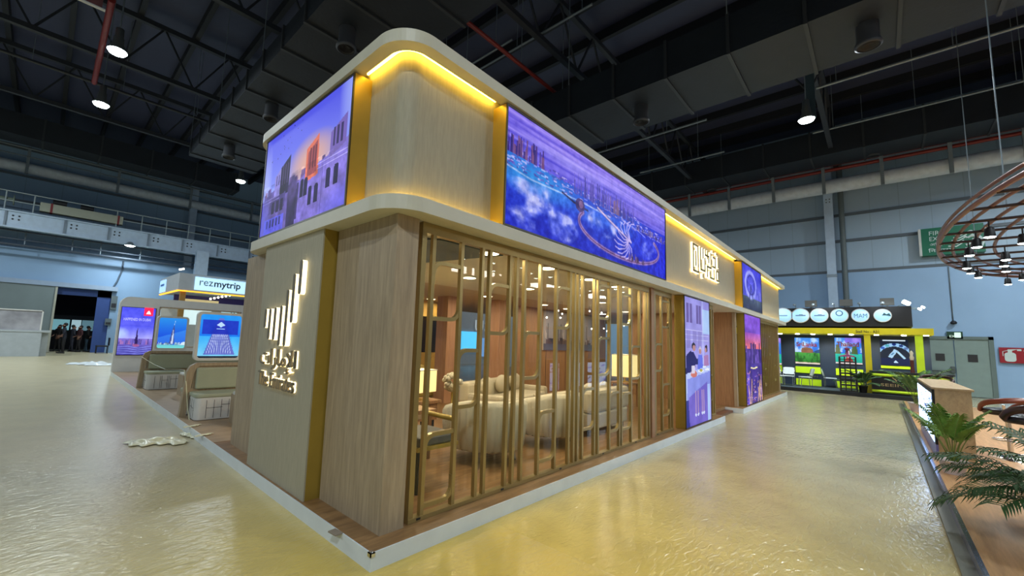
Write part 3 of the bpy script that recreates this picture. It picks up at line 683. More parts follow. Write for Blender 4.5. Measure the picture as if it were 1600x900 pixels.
for i, (y, z0, z1) in enumerate(((2.55, 1.80, 2.03), (2.407, 1.665, 2.03), (2.252, 1.66, 2.04), (2.081, 1.60, 2.055), (1.931, 1.60, 2.23), (1.79, 1.86, 2.40), (1.64, 2.165, 2.54))):
    P = rrect(-.032, 0, .032, z1-z0, .03, 5)
    o = MB().prism(P, .0, .05).build('emblem_bar', L_HALO, ep, fr=FX(.044, y, z0))
    MB().prism(rrect(-.032, 0, .032, z1-z0, .03, 5), .0505, .056).build('emblem_bar_face', FACE, o, fr=FX(.044, y, z0))
ar = '\ufe95\ufe8d\ufead\ufe8e\ufee3\ufef9\ufe8d'
text(ar, .2, FX(.044-.007, 2.66, 1.30), L_HALO, 'arabic_lettering', ep, ext=.006, width=1.02, height=.26, bold=.007)
text(ar, .2, FX(.044-.03, 2.66, 1.30), FACE, 'arabic_lettering_face', ep, ext=.012, width=1.02, height=.26)
text('The Emirates', .2, FX(.044-.007, 2.66, 1.12), L_HALO, 'latin_lettering', ep, ext=.006, width=1.02, height=.165, bold=.007)
text('The Emirates', .2, FX(.044-.03, 2.66, 1.12), FACE, 'latin_lettering_face', ep, ext=.012, width=1.02, height=.165)

# canopy: lower shelf, recessed curved fascia, upper band, LED lines
cn = thing('stand_canopy', 'rounded beige canopy of the large stand with amber light coves', 'canopy', (10, 2, 2.84))
lowP = rrect(0, 0, XE, 3.62, .36, 12, (.36, .3, .3, .36)); 
MB().prism(lowP, 2.842, 2.972).build('lower_band', CREAM, cn)
upP = rrect(0, 0, XE, 3.62, .36, 14, (.36, .4, .4, .36))
upI = rrect(.13, .13, XE-.13, 3.49, .24, 14, (.24, .28, .28, .24))
MB().ring(upP, upI, 4.385, 4.47).prism(upP, 4.47, 4.505).build('upper_band', CREAM, cn)
fas = rrect(.22, .22, XE-.2, 3.4, .16, 12, (.16, .16, .16, .16))
MB().sides(fas, 2.972, 4.47).build('curved_fascia', BEIGE, cn)
def strip_path(z0, z1, off):
    q = rrect(.3-off, .3-off, XE-.2+off, 3.35, .42+off, 14, (.4, .2, .2, .42+off))
    return q
# LED lines along the fascia, only between the screen boxes
def led(pts, z, lab):
    b = MB(); b.tube([(p[0], p[1], z) for p in pts], .012, 4); b.build('led_line', L_LED, cn)
crn = [(.18, .86)] + [(.18+.19-.19*math.cos(t), .18+.19-.19*math.sin(t)) for t in np.linspace(0, PI/2, 12)] + [(1.40, .18)]
for z in (4.43, 2.984):
    led(crn, z, ''); led([(6.17, .18), (12.2, .18)], z, ''); led([(15.05, .18), (19.8, .18)], z, '')
    led([(.18, 3.2), (.18, 3.35)], z, '')
# fascia logo
DB = thing('fascia_logo', 'backlit interlaced DUBAI lettering on the fascia above the doorway', 'sign', (9.6, .3, 3.5))
def bars(L, parent, fr, name, w):
    for i, pts in enumerate(L):
        b = MB(); c2 = MB()
        for (x1, y1), (x2, y2) in zip(pts[:-1], pts[1:]):
            a, c_ = min(x1, x2)-w/2, max(x1, x2)+w/2; d_, e_ = min(y1, y2)-w/2, max(y1, y2)+w/2
            b.prism([(a, d_), (c_, d_), (c_, e_), (a, e_)], 0.01, .05); c2.prism([(a+.012, d_+.012), (c_-.012, d_+.012), (c_-.012, e_-.012), (a+.012, e_-.012)], .05, .06)
        o = b.build(name, L_HALO, parent, fr=fr); c2.build(name+'_face', mat('letter_face_olive', (.50, .47, .30), .4), o, fr=fr)
LG = [[(0, .75), (0, 0), (.38, 0), (.38, .75), (.02, .75)], [(.19, .55), (.19, .18)], [(.58, .75), (.58, .12), (.95, .12), (.95, .5)], [(.8, .75), (.8, .5)],
      [(1.0, .75), (1.0, .62), (1.3, .62), (1.3, .45)], [(1.18, .75), (1.18, .55)], [(1.5, .75), (1.5, .3), (1.15, .3), (1.15, 0)], [(1.72, .68), (1.9, .68), (1.9, .38), (1.62, .38)],
      [(1.4, .15), (1.4, 0), (1.78, 0), (1.78, .28)], [(2.0, .25), (2.0, 0), (2.2, 0), (2.2, .3), (2.02, .3)], [(2.2, .45), (2.2, .75)], [(.75, -.08), (.75, -.02)], [(1.7, .85), (1.72, .85)], [(2.05, .85), (2.07, .85)]]
q0 = GY(1080, 378, .19); q1 = GY(1122, 443, .19)
bars(LG, DB, FY(q0.x+.05, .22, q1.z+.05) @ Matrix.Scale((q1.x-q0.x-.1)/2.2, 4, (1, 0, 0)) @ Matrix.Scale((q0.z-q1.z-.08)/.75, 4, (0, 1, 0)), 'letter_stroke', .085)

# ---- pictures
def pic_towers():
    Pic.gam = 1.0; p = Pic(190, 130, (.34, .36, .93), (.66, .74, 1.0)); n = p.noise((7, 5), 3); n2 = p.noise((26, 18), 8)
    p.put(np.clip((p.V-.5)*1.4, 0, 1), (.32, .34, .92), .7); p.ell(.62, .52, .30, .26, (1, .72, .52), .8, 1)
    p.ell(1.0, .95, .12, .5, (.70, .76, 1), .7, 1); p.ell(.0, .55, .12, .5, (.80, .84, 1), .6, 1)
    LAV, DK, SH = (.50, .44, .82), (.12, .09, .26), (.30, .24, .50)
    p.sky(0, .95, .25, .12, .24, 46, [(.36,.28,.60),(.46,.34,.62),(.60,.38,.52),(.28,.22,.48)], 3, .85, .02, .06)
    p.poly([(0,0),(0,.36),(.1,.42),(.25,.44),(.34,.40),(.5,.40),(.5,0)], (.38, .32, .64)); p.poly([(.48,0),(.48,.38),(.60,.44),(.8,.47),(1,.54),(1,0)], LAV)
    p.poly([(.17,.36),(.17,.56),(.25,.62),(.25,.36)], (.56,.52,.86)); p.poly([(.25,.34),(.25,.62),(.37,.70),(.37,.34)], DK)
    for x in (.19, .22): p.rect(x, .46, x+.012, .56, (.20, .18, .45))
    for x in (.275, .305, .335): p.rect(x, .44, x+.01, .63, (.30, .24, .44))
    p.poly([(.57,.34),(.57,.64),(.70,.72),(.71,.36)], (.88,.44,.34)); p.poly([(.59,.38),(.59,.60),(.69,.67),(.69,.39)], (.62,.28,.32))
    for x in (.61, .64, .67): p.rect(x, .44, x+.01, .63, (.34, .12, .20))
    p.poly([(.82,.44),(.82,.65),(.97,.74),(.97,.5)], (.46,.38,.72)); 
    for x in (.845, .88, .915): p.rect(x, .52, x+.02, .68, (.20, .16, .38))
    p.poly([(.37,0),(.37,.40),(.46,.44),(.48,.3),(.48,0)], DK, .85); p.ell(.42, .34, .07, .16, SH, .8, .6)
    p.poly([(.10,.20),(.12,.33),(.33,.36),(.33,.22)], (.28,.23,.50))
    for x in (.15, .21, .27): p.rect(x, .19, x+.042, .31, DK)
    p.rect(.06, 0, .33, .15, (.36,.36,.94), .9)
    for x in (.09, .135, .18, .225, .27): p.rect(x, .06, x+.022, .14, (.12,.12,.42))
    for x, y in ((.62,.12),(.685,.12),(.80,.20),(.875,.20),(.52,.22),(.565,.22)): p.rect(x, y, x+.04, y+.14, (.10,.08,.26)); p.ell(x+.02, y+.14, .02, .025, (.10,.08,.26))
    for y in (.40, .435): p.rect(.70, y, 1, y+.008, (.72,.68,.98), .8); p.rect(.0, y-.08, .25, y-.072, (.62,.58,.9), .7)
    p.rect(.48, .05, .50, .38, (.16,.12,.30), .8); p.rect(.76, 0, .765, .42, (.34,.28,.62), .8)
    m = (p.V < .5)[..., None]; p.c = np.where(m, p.c*(.72+.56*n2)[..., None]+((n-.5)*.14)[..., None], p.c); p.ell(1.0, .0, .30, .22, (.42,.42,1), .6, 1); p.ell(.0, .0, .16, .5, (.42,.46,1), .6, 1)
    r = random.Random(2)
    for i in range(16): p.ell(r.uniform(.08, .5), r.uniform(.74, .97), .004, .006, (.15,.15,.45))
    return p
def pic_palm():
    Pic.gam = 1.0; p = Pic(380, 116, (.60, .52, .92), (.10, .20, .80)); n = p.noise((16, 7), 4); n2 = p.noise((7, 4), 9); n3 = p.noise((60, 20), 14)
    p.grad(0, .62, (.05, .10, .74), (.10, .30, .84)); p.ell(.10, .50, .26, .20, (.16, .58, .88), .85, 1); p.ell(.98, .35, .34, .5, (.02, .05, .84), .85, 1); p.ell(.45, .42, .3, .12, (.14,.40,.90), .6, 1)
    p.grad(.62, 1, (.34, .30, .86), (.58, .50, .94)); p.c += ((p.noise((3, 34), 8)-.5)*.5)[..., None]*(p.V > .62)[..., None]*np.array([1, .95, .5])
    p.ell(.28, .82, .25, .07, (.72, .68, 1), .5, 1); p.ell(.75, .72, .22, .06, (.62, .52, .92), .5, 1)
    # far coast with towers
    for k in range(420):
        r_ = rng.random(4); x = r_[0]; y = .50+.16*r_[1]*(1.0 if x < .75 else .7)-.03*x; p.rect(x, y, x+.004+.016*r_[2], y+.008+.012*r_[3], [(.70,.64,.96),(.40,.34,.76),(.82,.78,1),(.28,.24,.64)][k % 4], .65)
    p.sky(.0, .15, .62, .05, .19, 52, [(.18,.12,.46),(.28,.18,.50),(.46,.30,.52)], 5, .9, .003, .007)
    p.sky(.30, .70, .56, .05, .24, 130, [(.18,.14,.54),(.26,.20,.62),(.40,.34,.78)], 6, .85, .002, .005); p.sky(.52, .60, .56, .1, .2, 14, [(.50,.36,.52)], 16, .8, .003, .006); p.sky(.72, 1, .50, .01, .09, 60, [(.26,.20,.52),(.45,.36,.62)], 7, .8, .002, .008)
    p.line([(.0,.50),(.1,.47),(.25,.49),(.36,.50),(.52,.49)], .008, (.80,.84,1), .7, 3.3)
    p.line([(.24,.50),(.30,.46),(.38,.44)], .010, (.08,.10,.34), 1, 3.3)
    for (cx, cy, rx, ry, sd, aa) in ((.12,.24,.13,.26,1,.95),(.25,.16,.08,.16,2,.8),(.47,.36,.11,.16,3,.9),(.86,.28,.10,.2,5,.45),(.07,.40,.06,.05,4,.5)):
        cl = np.clip((p.noise((18, 8), 20+sd)-.40)*3.2, 0, 1)*np.clip((1-((p.U-cx)/rx)**2-((p.V-cy)/ry)**2)*2.5, 0, 1); p.put(cl, (.66, .68, 1.0), aa); p.put(np.clip(cl-.6, 0, 1), (.92, .92, 1), aa)
    A = [(.63+.30*math.cos(t), .31+.235*math.sin(t)) for t in np.linspace(math.radians(158), math.radians(392), 44)]
    p.line(A, .030, (.12, .10, .50), .5, 3.3); p.line(A, .022, (.70, .54, .78), .95, 3.3); p.line(A, .008, (.30, .18, .42), .8, 3.3)
    p.ell(.335, .46, .026, .07, (.26,.16,.44), .9); p.ell(.34, .47, .012, .04, (.6,.45,.65), .8)
    p.line([(.44,.53),(.50,.47),(.58,.40),(.68,.31)], .020, (.20,.18,.55), .6, 3.3); p.line([(.44,.53),(.50,.47),(.58,.40),(.68,.31)], .012, (.84,.74,.90), .95, 3.3)
    for k_, t in enumerate(np.linspace(-.8, 2.9, 12)):
        c0 = (.66+.02*math.cos(t), .32); m = (c0[0]+.055*math.cos(t+PI*.85), c0[1]+.13*math.sin(t+PI*.85)); e_ = (m[0]+.05*math.cos(t+PI*.62), m[1]+.10*math.sin(t+PI*.62)); f_ = (e_[0]+.03*math.cos(t+PI*.4), e_[1]+.05*math.sin(t+PI*.4)); p.line([c0, m, e_, f_], .0085, (.80, .72, .98), .9, 3.3)
    p.line([(.60,.56),(.64,.52),(.74,.50),(.80,.46)], .007, (.72,.70,1), .7, 3.3)
    p.sky(.66, .80, .09, .02, .10, 22, [(.14,.08,.22),(.48,.34,.52),(.28,.18,.36)], 12, .95, .003, .006)
    m = ((p.V < .5)*.16+.10); p.c += ((n3-.5)*m*1.4)[..., None]; return p
def pic_wheel():
    Pic.gam = 1.25; p = Pic(60, 50, (.32, .30, .88), (.42, .44, .86)); p.sky(0, 1, .3, .05, .2, 24, [(.30,.30,.7),(.5,.5,.95)], 3, .7, .02, .05)
    n = p.noise((8, 5), 2); p.grad(0, .28, (.22, .25, .42), (.36, .42, .50))
    t = np.linspace(0, 2*PI, 30); p.line([(.42+.27*math.cos(a), .58+.3*math.sin(a)) for a in t], .045, (.70, .72, 1), .9, 1.3)
    p.line([(.42+.19*math.cos(a), .58+.22*math.sin(a)) for a in t], .015, (.2, .2, .6), .8, 1.3)
    for a in np.linspace(0, 2*PI, 13)[:-1]: p.line([(.42, .58), (.42+.25*math.cos(a), .58+.28*math.sin(a))], .006, (.6, .62, 1), .7, 1.3)
    p.line([(.42,.58),(.32,.2)], .02, (.12,.12,.45), .9, 1.3); p.line([(.42,.58),(.52,.2)], .02, (.12,.12,.45), .9, 1.3)
    p.sky(.6, 1, .3, .1, .4, 10, [(.72,.70,1),(.5,.5,.9)], 6, .7, .02, .05); p.c += ((n-.5)*.3)[..., None]; return p
def pic_family():
    Pic.gam = 1.1; p = Pic(56, 130, (.62, .60, .90), (.72, .70, .96)); n = p.noise((6, 10), 2)
    for x in (.08, .2, .45, .56): p.rect(x, .80, x+.08, .95, (.44, .38, .66)); 
    for y in (.62, .66, .70, .74): p.rect(.0, y, .95, y+.006, (.86, .86, 1), .6)
    for x in (.08, .3, .5): p.rect(x, .60, x+.14, .74, (.54, .50, .78), .5)
    p.rect(.7, .72, 1, .93, (.72, .86, 1.0), .8); p.rect(.68, .3, .74, 1, (.80,.84,1), .5)
    SK = (.74,.55,.55)
    p.ell(.32, .615, .075, .028, (.10,.08,.18)); p.ell(.34, .60, .06, .024, SK); p.poly([(.02,.40),(.04,.54),(.18,.575),(.32,.57),(.42,.52),(.66,.49),(.66,.465),(.38,.47),(.34,.40)], (.10, .10, .42))
    p.ell(.58, .59, .065, .024, (.80,.76,.84)); p.ell(.58, .575, .05, .02, SK); p.poly([(.46,.43),(.5,.55),(.66,.55),(.7,.43)], (.42,.48,.92))
    p.ell(.84, .60, .06, .03, (.14,.10,.2)); p.ell(.82, .585, .045, .02, SK); p.poly([(.72,.42),(.74,.54),(.92,.55),(.95,.42)], (.70,.52,.74))
    p.poly([(0,.18),(0,.40),(1,.46),(1,.30),(.3,.2)], (.74, .80, 1.0)); p.poly([(.05,.18),(.08,.36),(1,.41),(1,.30)], (.56, .60, .92)); 
    p.ell(.32, .395, .12, .028, (.82, .48, .45)); p.rect(.24, .40, .36, .46, (.86,.84,.92)); p.ell(.6, .415, .12, .012, (.95,.95,1)); p.ell(.6, .42, .07, .01, (.75,.72,.35)); p.ell(.86, .425, .1, .010, (.95,.97,1)); p.ell(.75, .445, .08, .01, (.9,.95,1))
    p.poly([(.08,0),(.12,.22),(.85,.32),(.85,0)], (.48, .42, .82)); p.rect(.86, 0, .96, .3, (.70,.80,1)); p.poly([(0,0),(.02,.2),(.1,.2),(.14,0)], (.2,.22,.6))
    for x in (.35, .45, .6, .68): p.rect(x, .08, x+.035, .26, (.80,.66,.78), .8); p.ell(x+.02, .075, .035, .012, (.85,.88,1))
    p.c += ((n-.5)*.14)[..., None]; return p
def pic_city():
    p = Pic(52, 120, (.56, .34, .88), (.30, .18, .62)); n = p.noise((8, 16), 5)
    p.grad(.62, .80, (.96, .50, .52), (.66, .36, .82)); p.grad(.0, .62, (.22, .16, .55), (.34, .22, .62))
    p.sky(0, 1, .45, .05, .24, 34, [(.20,.14,.46),(.30,.20,.58),(.45,.34,.75)], 3, .9, .03, .09)
    p.sky(0, 1, 0, .1, .5, 60, [(.26,.16,.58),(.36,.24,.72),(.18,.12,.44),(.52,.40,.92)], 4, .6, .02, .07)
    p.ell(.5, .40, .22, .014, (1, .94, .72)); p.ell(.48, .42, .2, .018, (.3, .22, .65))
    r = random.Random(8)
    for i in range(60): p.ell(r.uniform(0, 1), r.uniform(.0, .36), .02, .006, r.choice([(1,.80,.55),(.85,.78,1),(.95,.6,.7)]), .9)
    for i in range(9): x = r.uniform(0, 1); p.line([(x, 0), (x+r.uniform(-.2,.2), r.uniform(.08,.3))], .01, (1,.82,.62), .9, .5)
    p.c += ((n-.5)*.3)[..., None]; return p
SCR = screenmat('screen_picture', 1.0); SCRL = screenmat('lightbox_picture', 1.1)
def lit_screen(name, lab, cat, fr, W, H, depth, pic, side=GOLD, bez=.02, m=SCR, group=None):
    o = fr @ Vector((W/2, 0, -depth/2)); t = thing(name, lab, cat, o, group)
    MB().box(0, 0, -depth, W, H, -.012).build('housing', side, t, fr=fr)
    MB().ring([(0,0),(W,0),(W,H),(0,H)], [(bez,bez),(W-bez,bez),(W-bez,H-bez),(bez,H-bez)], -.012, .004).build('bezel', mat('bezel_dark_gold', (.22, .19, .13), .4), t, fr=fr)
    panel_grid(pic, 'display', m, fr @ Matrix.Translation((bez, bez, -.008)), W-2*bez, H-2*bez, t); return t
lit_screen('video_screen', 'left lit screen of old wind tower houses on the canopy above the emblem panel', 'screen', FX(.02, 3.16, 2.985), 2.33, 1.375, .29, pic_towers())
lit_screen('video_screen', 'long lit screen of the palm shaped island above the gold bars', 'screen', FY(1.42, .02, 2.985), 4.72, 1.375, .29, pic_palm())
lit_screen('video_screen', 'small lit screen with a giant wheel at the far end of the canopy', 'screen', FY(12.25, .02, 2.985), 2.75, 1.375, .29, pic_wheel())
lit_screen('light_box_poster', 'tall lit poster of people round a table beside the doorway', 'poster', FY(7.22, .05, .135), 1.76, 2.70, .2, pic_family())
lit_screen('light_box_poster', 'tall lit poster of a purple night city right of the doorway', 'poster', FY(12.48, .05, .135), 2.32, 2.70, .2, pic_city())

# gold bar screens
def louvre(name, lab, x0, x1, bars_, loops, y=.22, w=.04, glass=True):
    t = thing(name, lab, 'screen', ((x0+x1)/2, y, PH)); zt = 2.838; zb = PH+.003
    MB().box(x0, y, zt-.1, x1, y+.06, zt).build('frame_rail', BRONZE, t); MB().box(x0, y-.005, zb, x1, y+.07, zb+.035).build('frame_rail', BRONZE, t)
    for i in (x0, x1-.04): MB().box(i, y, zb+.035, i+.04, y+.06, zt-.1).build('frame_stile', BRONZE, t)
    R_ = sorted(bars_)
    for r in R_:
        MB().box(r-w, y+.002, zb+.03, r, y+.045, zt-.09).build('bar', BRONZE, t)
    for (ia, ib, z0, z1) in loops:
        a, c_ = ia-.012, ib-w+.012; r = min(.11, (c_-a)*.45)
        P = []; 
        for i in range(7): t_ = PI-PI/2*i/6; P.append((a+r+r*math.cos(t_), z1-r+r*math.sin(t_)))
        P.append((c_, z1)); q = []
        q.append((a, z0))
        for i in range(7): t_ = -PI/2+PI/2*i/6; q.append((c_-r+r*math.cos(t_), z0+r+r*math.sin(t_)))
        MB().tube([(a, y+.025, z1-r-.1)]+[(u, y+.025, v) for u, v in P], .027, 4).build('loop_hook', BRONZE, t); MB().tube([(u, y+.025, v) for u, v in q]+[(c_, y+.025, z0+r+.1)], .027, 4).build('loop_hook', BRONZE, t)
    if glass:
        MB().box(x0+.02, y+.12, PH+.02, x1-.02, y+.13, 2.84).build('glass_pane', GLASS, t)
    for i in range(int((x1-x0)/1.1)+1):
        xx = x0+.09+i*1.15
        if xx < x1: MB().box(xx, y-.008, zb+.01, xx+.045, y-.004, zb+.028).build('rail_slot', BLACK, t)
    return t
B1 = [.556, .674, 1.054, 1.366, 1.49, 1.835, 1.963, 2.119, 2.449, 2.812, 3.139, 3.263, 3.365, 3.496, 3.837, 3.948, 4.314, 4.65, 4.729, 5.093, 5.46, 5.72]
louvre('bar_screen', 'long champagne gold bar screen with looped bars in front of the glass lounge', .50, 5.84, B1,
       [(.674, 1.054, .24, .86), (.674, 1.054, 1.94, 2.48), (1.054, 1.366, 1.08, 1.64), (1.49, 1.835, 1.83, 2.37), (2.119, 2.449, 1.32, 1.86), (2.449, 2.812, .31, .89),
        (2.812, 3.139, 1.95, 2.49), (3.496, 3.837, .56, 1.11), (3.948, 4.314, 1.30, 1.85), (3.948, 4.314, 2.15, 2.66), (4.314, 4.65, .43, 1.01), (4.729, 5.093, .41, .97), (4.729, 5.093, 2.1, 2.6), (5.093, 5.46, 1.2, 1.74)])
MB().box(5.88, .2, PH, 6.02, .36, 2.84).build('post', OAKD, None, 'slim wooden post between the two gold bar screens', 'post')
louvre('bar_screen', 'narrow gold bar screen left of the poster of people at a table', 6.06, 7.0, [6.15, 6.49, 6.88], [(6.49, 6.88, .45, 1.03), (6.49, 6.88, 2.14, 2.65), (6.15, 6.49, 1.3, 1.8)])
louvre('bar_screen', 'narrow gold bar screen between the people poster and the doorway', 9.02, 9.95, [9.16, 9.42, 9.8], [(9.42, 9.8, .5, 1.1), (9.16, 9.42, 1.7, 2.2)])
louvre('bar_screen', 'gold bar screen at the far end beyond the night city poster', 14.85, 19.05, [round(15.1+.31*i, 2) for i in range(13)], [(15.41, 15.72, 1.6, 2.2), (16.34, 16.65, .5, 1.1), (17.27, 17.58, 1.6, 2.3), (18.2, 18.51, .6, 1.2)], glass=False)
MB().box(19.05, .2, PH, 19.2, .36, 2.84).build('corner_post', OAK, None, 'slim oak post at the far corner of the stand', 'post')
t = thing('doorway_lining', 'warm wood lining inside the doorway between the two tall posters', 'wall panel', (12.3, 1.6, PH))
MB().box(12.1, .28, PH, 12.46, 3.4, 2.84).build('panel', OAKD, t)
MB().box(12.08, .2, PH, 12.2, .28, 2.84).build('jamb', OAK, t)

# ---- interior room
INW = mat('interior_wall_cream', (.74, .66, .50), .6)
MB().box(2.7, 3.62, 2.86, 19.0, 9.2, 2.96).build('interior_ceiling', mat('interior_ceiling_paint', (.74, .66, .56), .7), None, 'beige ceiling over the back of the lounge', 'ceiling panel')
rc = thing('ceiling_drop', 'grey blue recessed band in the lounge ceiling', 'ceiling panel', (3, 1.4, 2.8))
pA = [GZ(x_, y_, 2.82) for x_, y_ in ((628, 372), (690, 376), (786, 400), (628, 414))]
MB().prism([(v.x, v.y) for v in (pA[0], pA[2], pA[3])] if False else [(v.x, v.y) for v in pA][::-1], 2.822, 2.838).build('band_panel', mat('blue_grey_paint', (.30, .36, .40), .6), rc)
BW = GY(806, 500, 5.2).x
wl = thing('lounge_back_wall', 'wood panelled back wall of the lounge with a harbour photograph', 'wall panel', (13, 5.2, PH))
MB().box(BW, 5.2, PH, 14.0, 5.32, 2.86).build('panelling', OAKD, wl)
for x in np.arange(8.6, 14, 1.2): MB().box(x-.006, 5.192, PH, x+.006, 5.2, 2.86).build('joint', mat('joint_brown', (.30, .20, .13), .6), wl)
MB().box(2.9, 6.9, PH, 6.7, 7.02, 2.86).build('accent_wall', mat('ochre_wall_paper', (.74, .58, .24), .6, var=.1), None, 'ochre wall behind the hanging television in the lounge', 'wall panel')
def pic_harbour():
    p = Pic(70, 36, (.62, .60, .62), (.60, .58, .62)); p.sky(0, 1, .3, .05, .4, 80, [(.30,.28,.32),(.5,.48,.5),(.75,.72,.72)], 3, .7, .004, .012); p.sky(0, 1, .18, .02, .14, 60, [(.2,.18,.26),(.38,.3,.32),(.6,.55,.5)], 4, .8, .03, .08); p.grad(0, .18, (.42,.42,.52), (.34,.34,.44)); return p
q0 = GY(848, 547, 5.18); q1 = GY(925, 489, 5.18); q1.z = min(q1.z, 2.8)
hp = thing('harbour_photograph', 'wide photograph of a boat filled harbour on the lounge back wall', 'picture', (10.5, 5.16, q0.z))
MB().box(q0.x, 5.16, q0.z, q1.x, 5.2, q1.z).build('backing', WHITEM, hp)
panel_grid(pic_harbour(), 'print', printmat('harbour_print'), FY(q0.x, 5.159, q0.z), q1.x-q0.x, q1.z-q0.z, hp)
for i, (x, y, w_, dd, lab) in enumerate(((GY(698, 520, 5.2).x, 5.2, .42, .42, 'square pink oak pillar inside the lounge beside the television'), (GY(780, 520, 4.6).x, 4.6, .3, .4, 'square pink oak pillar at the middle of the lounge'), (GY(1000, 520, 3.2).x, 3.2, .7, .3, 'wide wood panel pillar at the right side of the lounge'))):
    MB().box(x, y, PH, x+w_*(1+.25*i), y+dd, 2.86 if y > 3.6 else 2.84).build('interior_pillar', wood('pink_oak_%d' % i, (.66, .48, .36), (.76, .58, .45), .5), None, lab, 'pillar')
tv = thing('television', 'black hanging television reading DUBAI in the lounge', 'television', (5.5, 6.4, 1.35))
MB().box(4.4, 6.4, 1.35, 6.2, 6.46, 2.36).build('screen_panel', mat('tv_black', (.02, .02, .025), .2), tv, bevel=.008)
text('DUBAI', .3, FY(4.50, 6.397, 1.84), emit('tv_letter', (.6, .85, 1), 1.1, False), 'lettering', tv, width=.85, height=.26, bold=.01)
MB().tube([(5.35, 6.45, 2.36), (5.35, 6.45, 2.86)], .03).build('ceiling_mount', DARKM, tv)
# disks of light
cl = thing('downlight', 'round flush downlight nearest the corner pillar in the lounge ceiling', 'ceiling light', (0, 0, 0), group='round lounge downlights')
MB().lathe([(.13, .0), (.13, -.022), (.115, -.025)], 28).build('rim', WHITEM, cl); MB().lathe([(.115, -.025), (.06, -.026), (.001, -.026)], 28).build('diffuser', L_WARM, cl)
nmz = ['front row, nearest the corner pillar', 'front row, second from the corner', 'front row, third from the corner', 'front row, farthest from the corner', 'second row by the middle pillar', 'second row beyond the middle pillar', 'second row nearest the sideboard', 'above the lounge middle', 'above the middle pillar', 'near the back wall', 'over the right end of the room', 'beside the harbour picture', 'before the harbour picture, added to brighten the back wall', 'between the harbour picture and the doorway', 'behind the television', 'near the right end of the harbour wall, added to brighten it', 'deep inside by the doorway', 'beyond the doorway', 'at the far end']
for i, (x, y) in enumerate(INTERIOR):
    z = 2.842 if y < 3.6 else 2.86
    if i == 0: cl.location = (x, y, z); cl['label'] = 'round lounge downlight, '+nmz[0]
    else: dup(cl, (x, y, z), 0, 'round lounge downlight, '+nmz[i])
    ld = bpy.data.lights.new('downlight_light', 'AREA'); ld.shape = 'DISK'; ld.size = .22; ld.energy = 19; ld.color = (1, .84, .62)
    lo = bpy.data.objects.new('downlight_light', ld); COL.objects.link(lo); lo.location = (x, y, z-.04)
MB().lathe([(.06, 0), (.06, -.015), (.001, -.018)], 16, GZ(651, 358, 2.842)).build('spot_light', L_SPOT, None, 'single bright spot in the ceiling right beside the corner pillar', 'ceiling light')
# sparkle pendant: clear beads with tiny lamps
sp = thing('pendant_cluster', 'cluster pendant of tiny lamps hanging before the harbour picture', 'lamp', (6.6, 3.2, 2.84)); rr = random.Random(4)
for i in range(34):
    x_, y_ = (rr.uniform(848, 985), rr.uniform(456, 520)); v = GY(x_, y_, 3.4+rr.uniform(-.5, .5))
    if v.z < 2.75:
        d_ = MB().sphere(v, .022, 8, 6).build('bulb', L_SPOT, sp); MB().tube([v, (v.x, v.y, 2.842)], .003, 3).build('cord', BLACK, d_)
# armchairs: ribbed tub chairs
def tub():
    t = thing('tub_armchair', 'cream ribbed tub armchair standing nearest the glass', 'armchair', (0, 0, 0), group='ribbed tub armchairs')
    R0, vs, fs = .47, [], []; N_ = 150; a0, a1 = math.radians(35), math.radians(325); H0, H1 = .16, .74
    b = MB(); prof_n = 0
    for j in range(N_+1):
        a = a0+(a1-a0)*j/N_; rib = .022*abs(math.sin(j*PI/5)); e = min(j, N_-j)/N_; top = H0+(.36+(H1-H0-.36)*min(1, e*3.2)**.7)
        pr = [(R0*.86+rib, H0), (R0*.95+rib, H0+.03), (R0+rib, .4), (R0+rib*.6+.015, top-.05), (R0+.0, top), (R0-.05, top+.015), (R0-.09, top-.02), (R0-.1, .38)]
        prof_n = len(pr)
        for r, z in pr: vs.append((r*math.cos(a), r*math.sin(a)*.95, z))
    for j in range(N_):
        for i in range(prof_n-1): fs.append((j*prof_n+i, (j+1)*prof_n+i, (j+1)*prof_n+i+1, j*prof_n+i+1))
    b.add(vs, fs, True); b.add([vs[i] for i in range(prof_n)], [tuple(range(prof_n))]); b.add([vs[N_*prof_n+i] for i in range(prof_n)], [tuple(range(prof_n))[::-1]])
    b.build('ribbed_shell', CREAMF, t)
    MB().lathe([(.001, .42), (.33, .42), (.38, .38), (.38, .2), (.001, .2)], 28).build('seat_cushion', CREAMF, t)
    MB().lathe([(.40, .2), (.40, .16), (.001, .16)], 28).build('underframe', BLACK, t)
    for a in (45, 135, 225, 315): MB().tube([(.32*math.cos(math.radians(a)), .32*math.sin(math.radians(a)), .17), (.36*math.cos(math.radians(a)), .36*math.sin(math.radians(a)), 0)], .022, 8, .014).build('leg', DARKM, t)
    return t
tb = tub(); tb.location = (2.6, 1.28, PH); tb.rotation_euler.z = math.radians(75); tb.scale = (1.25, 1.25, 1.1)
dup(tb, (4.05, 1.25, PH), math.radians(100), 'cream ribbed tub armchair standing second from the corner pillar')
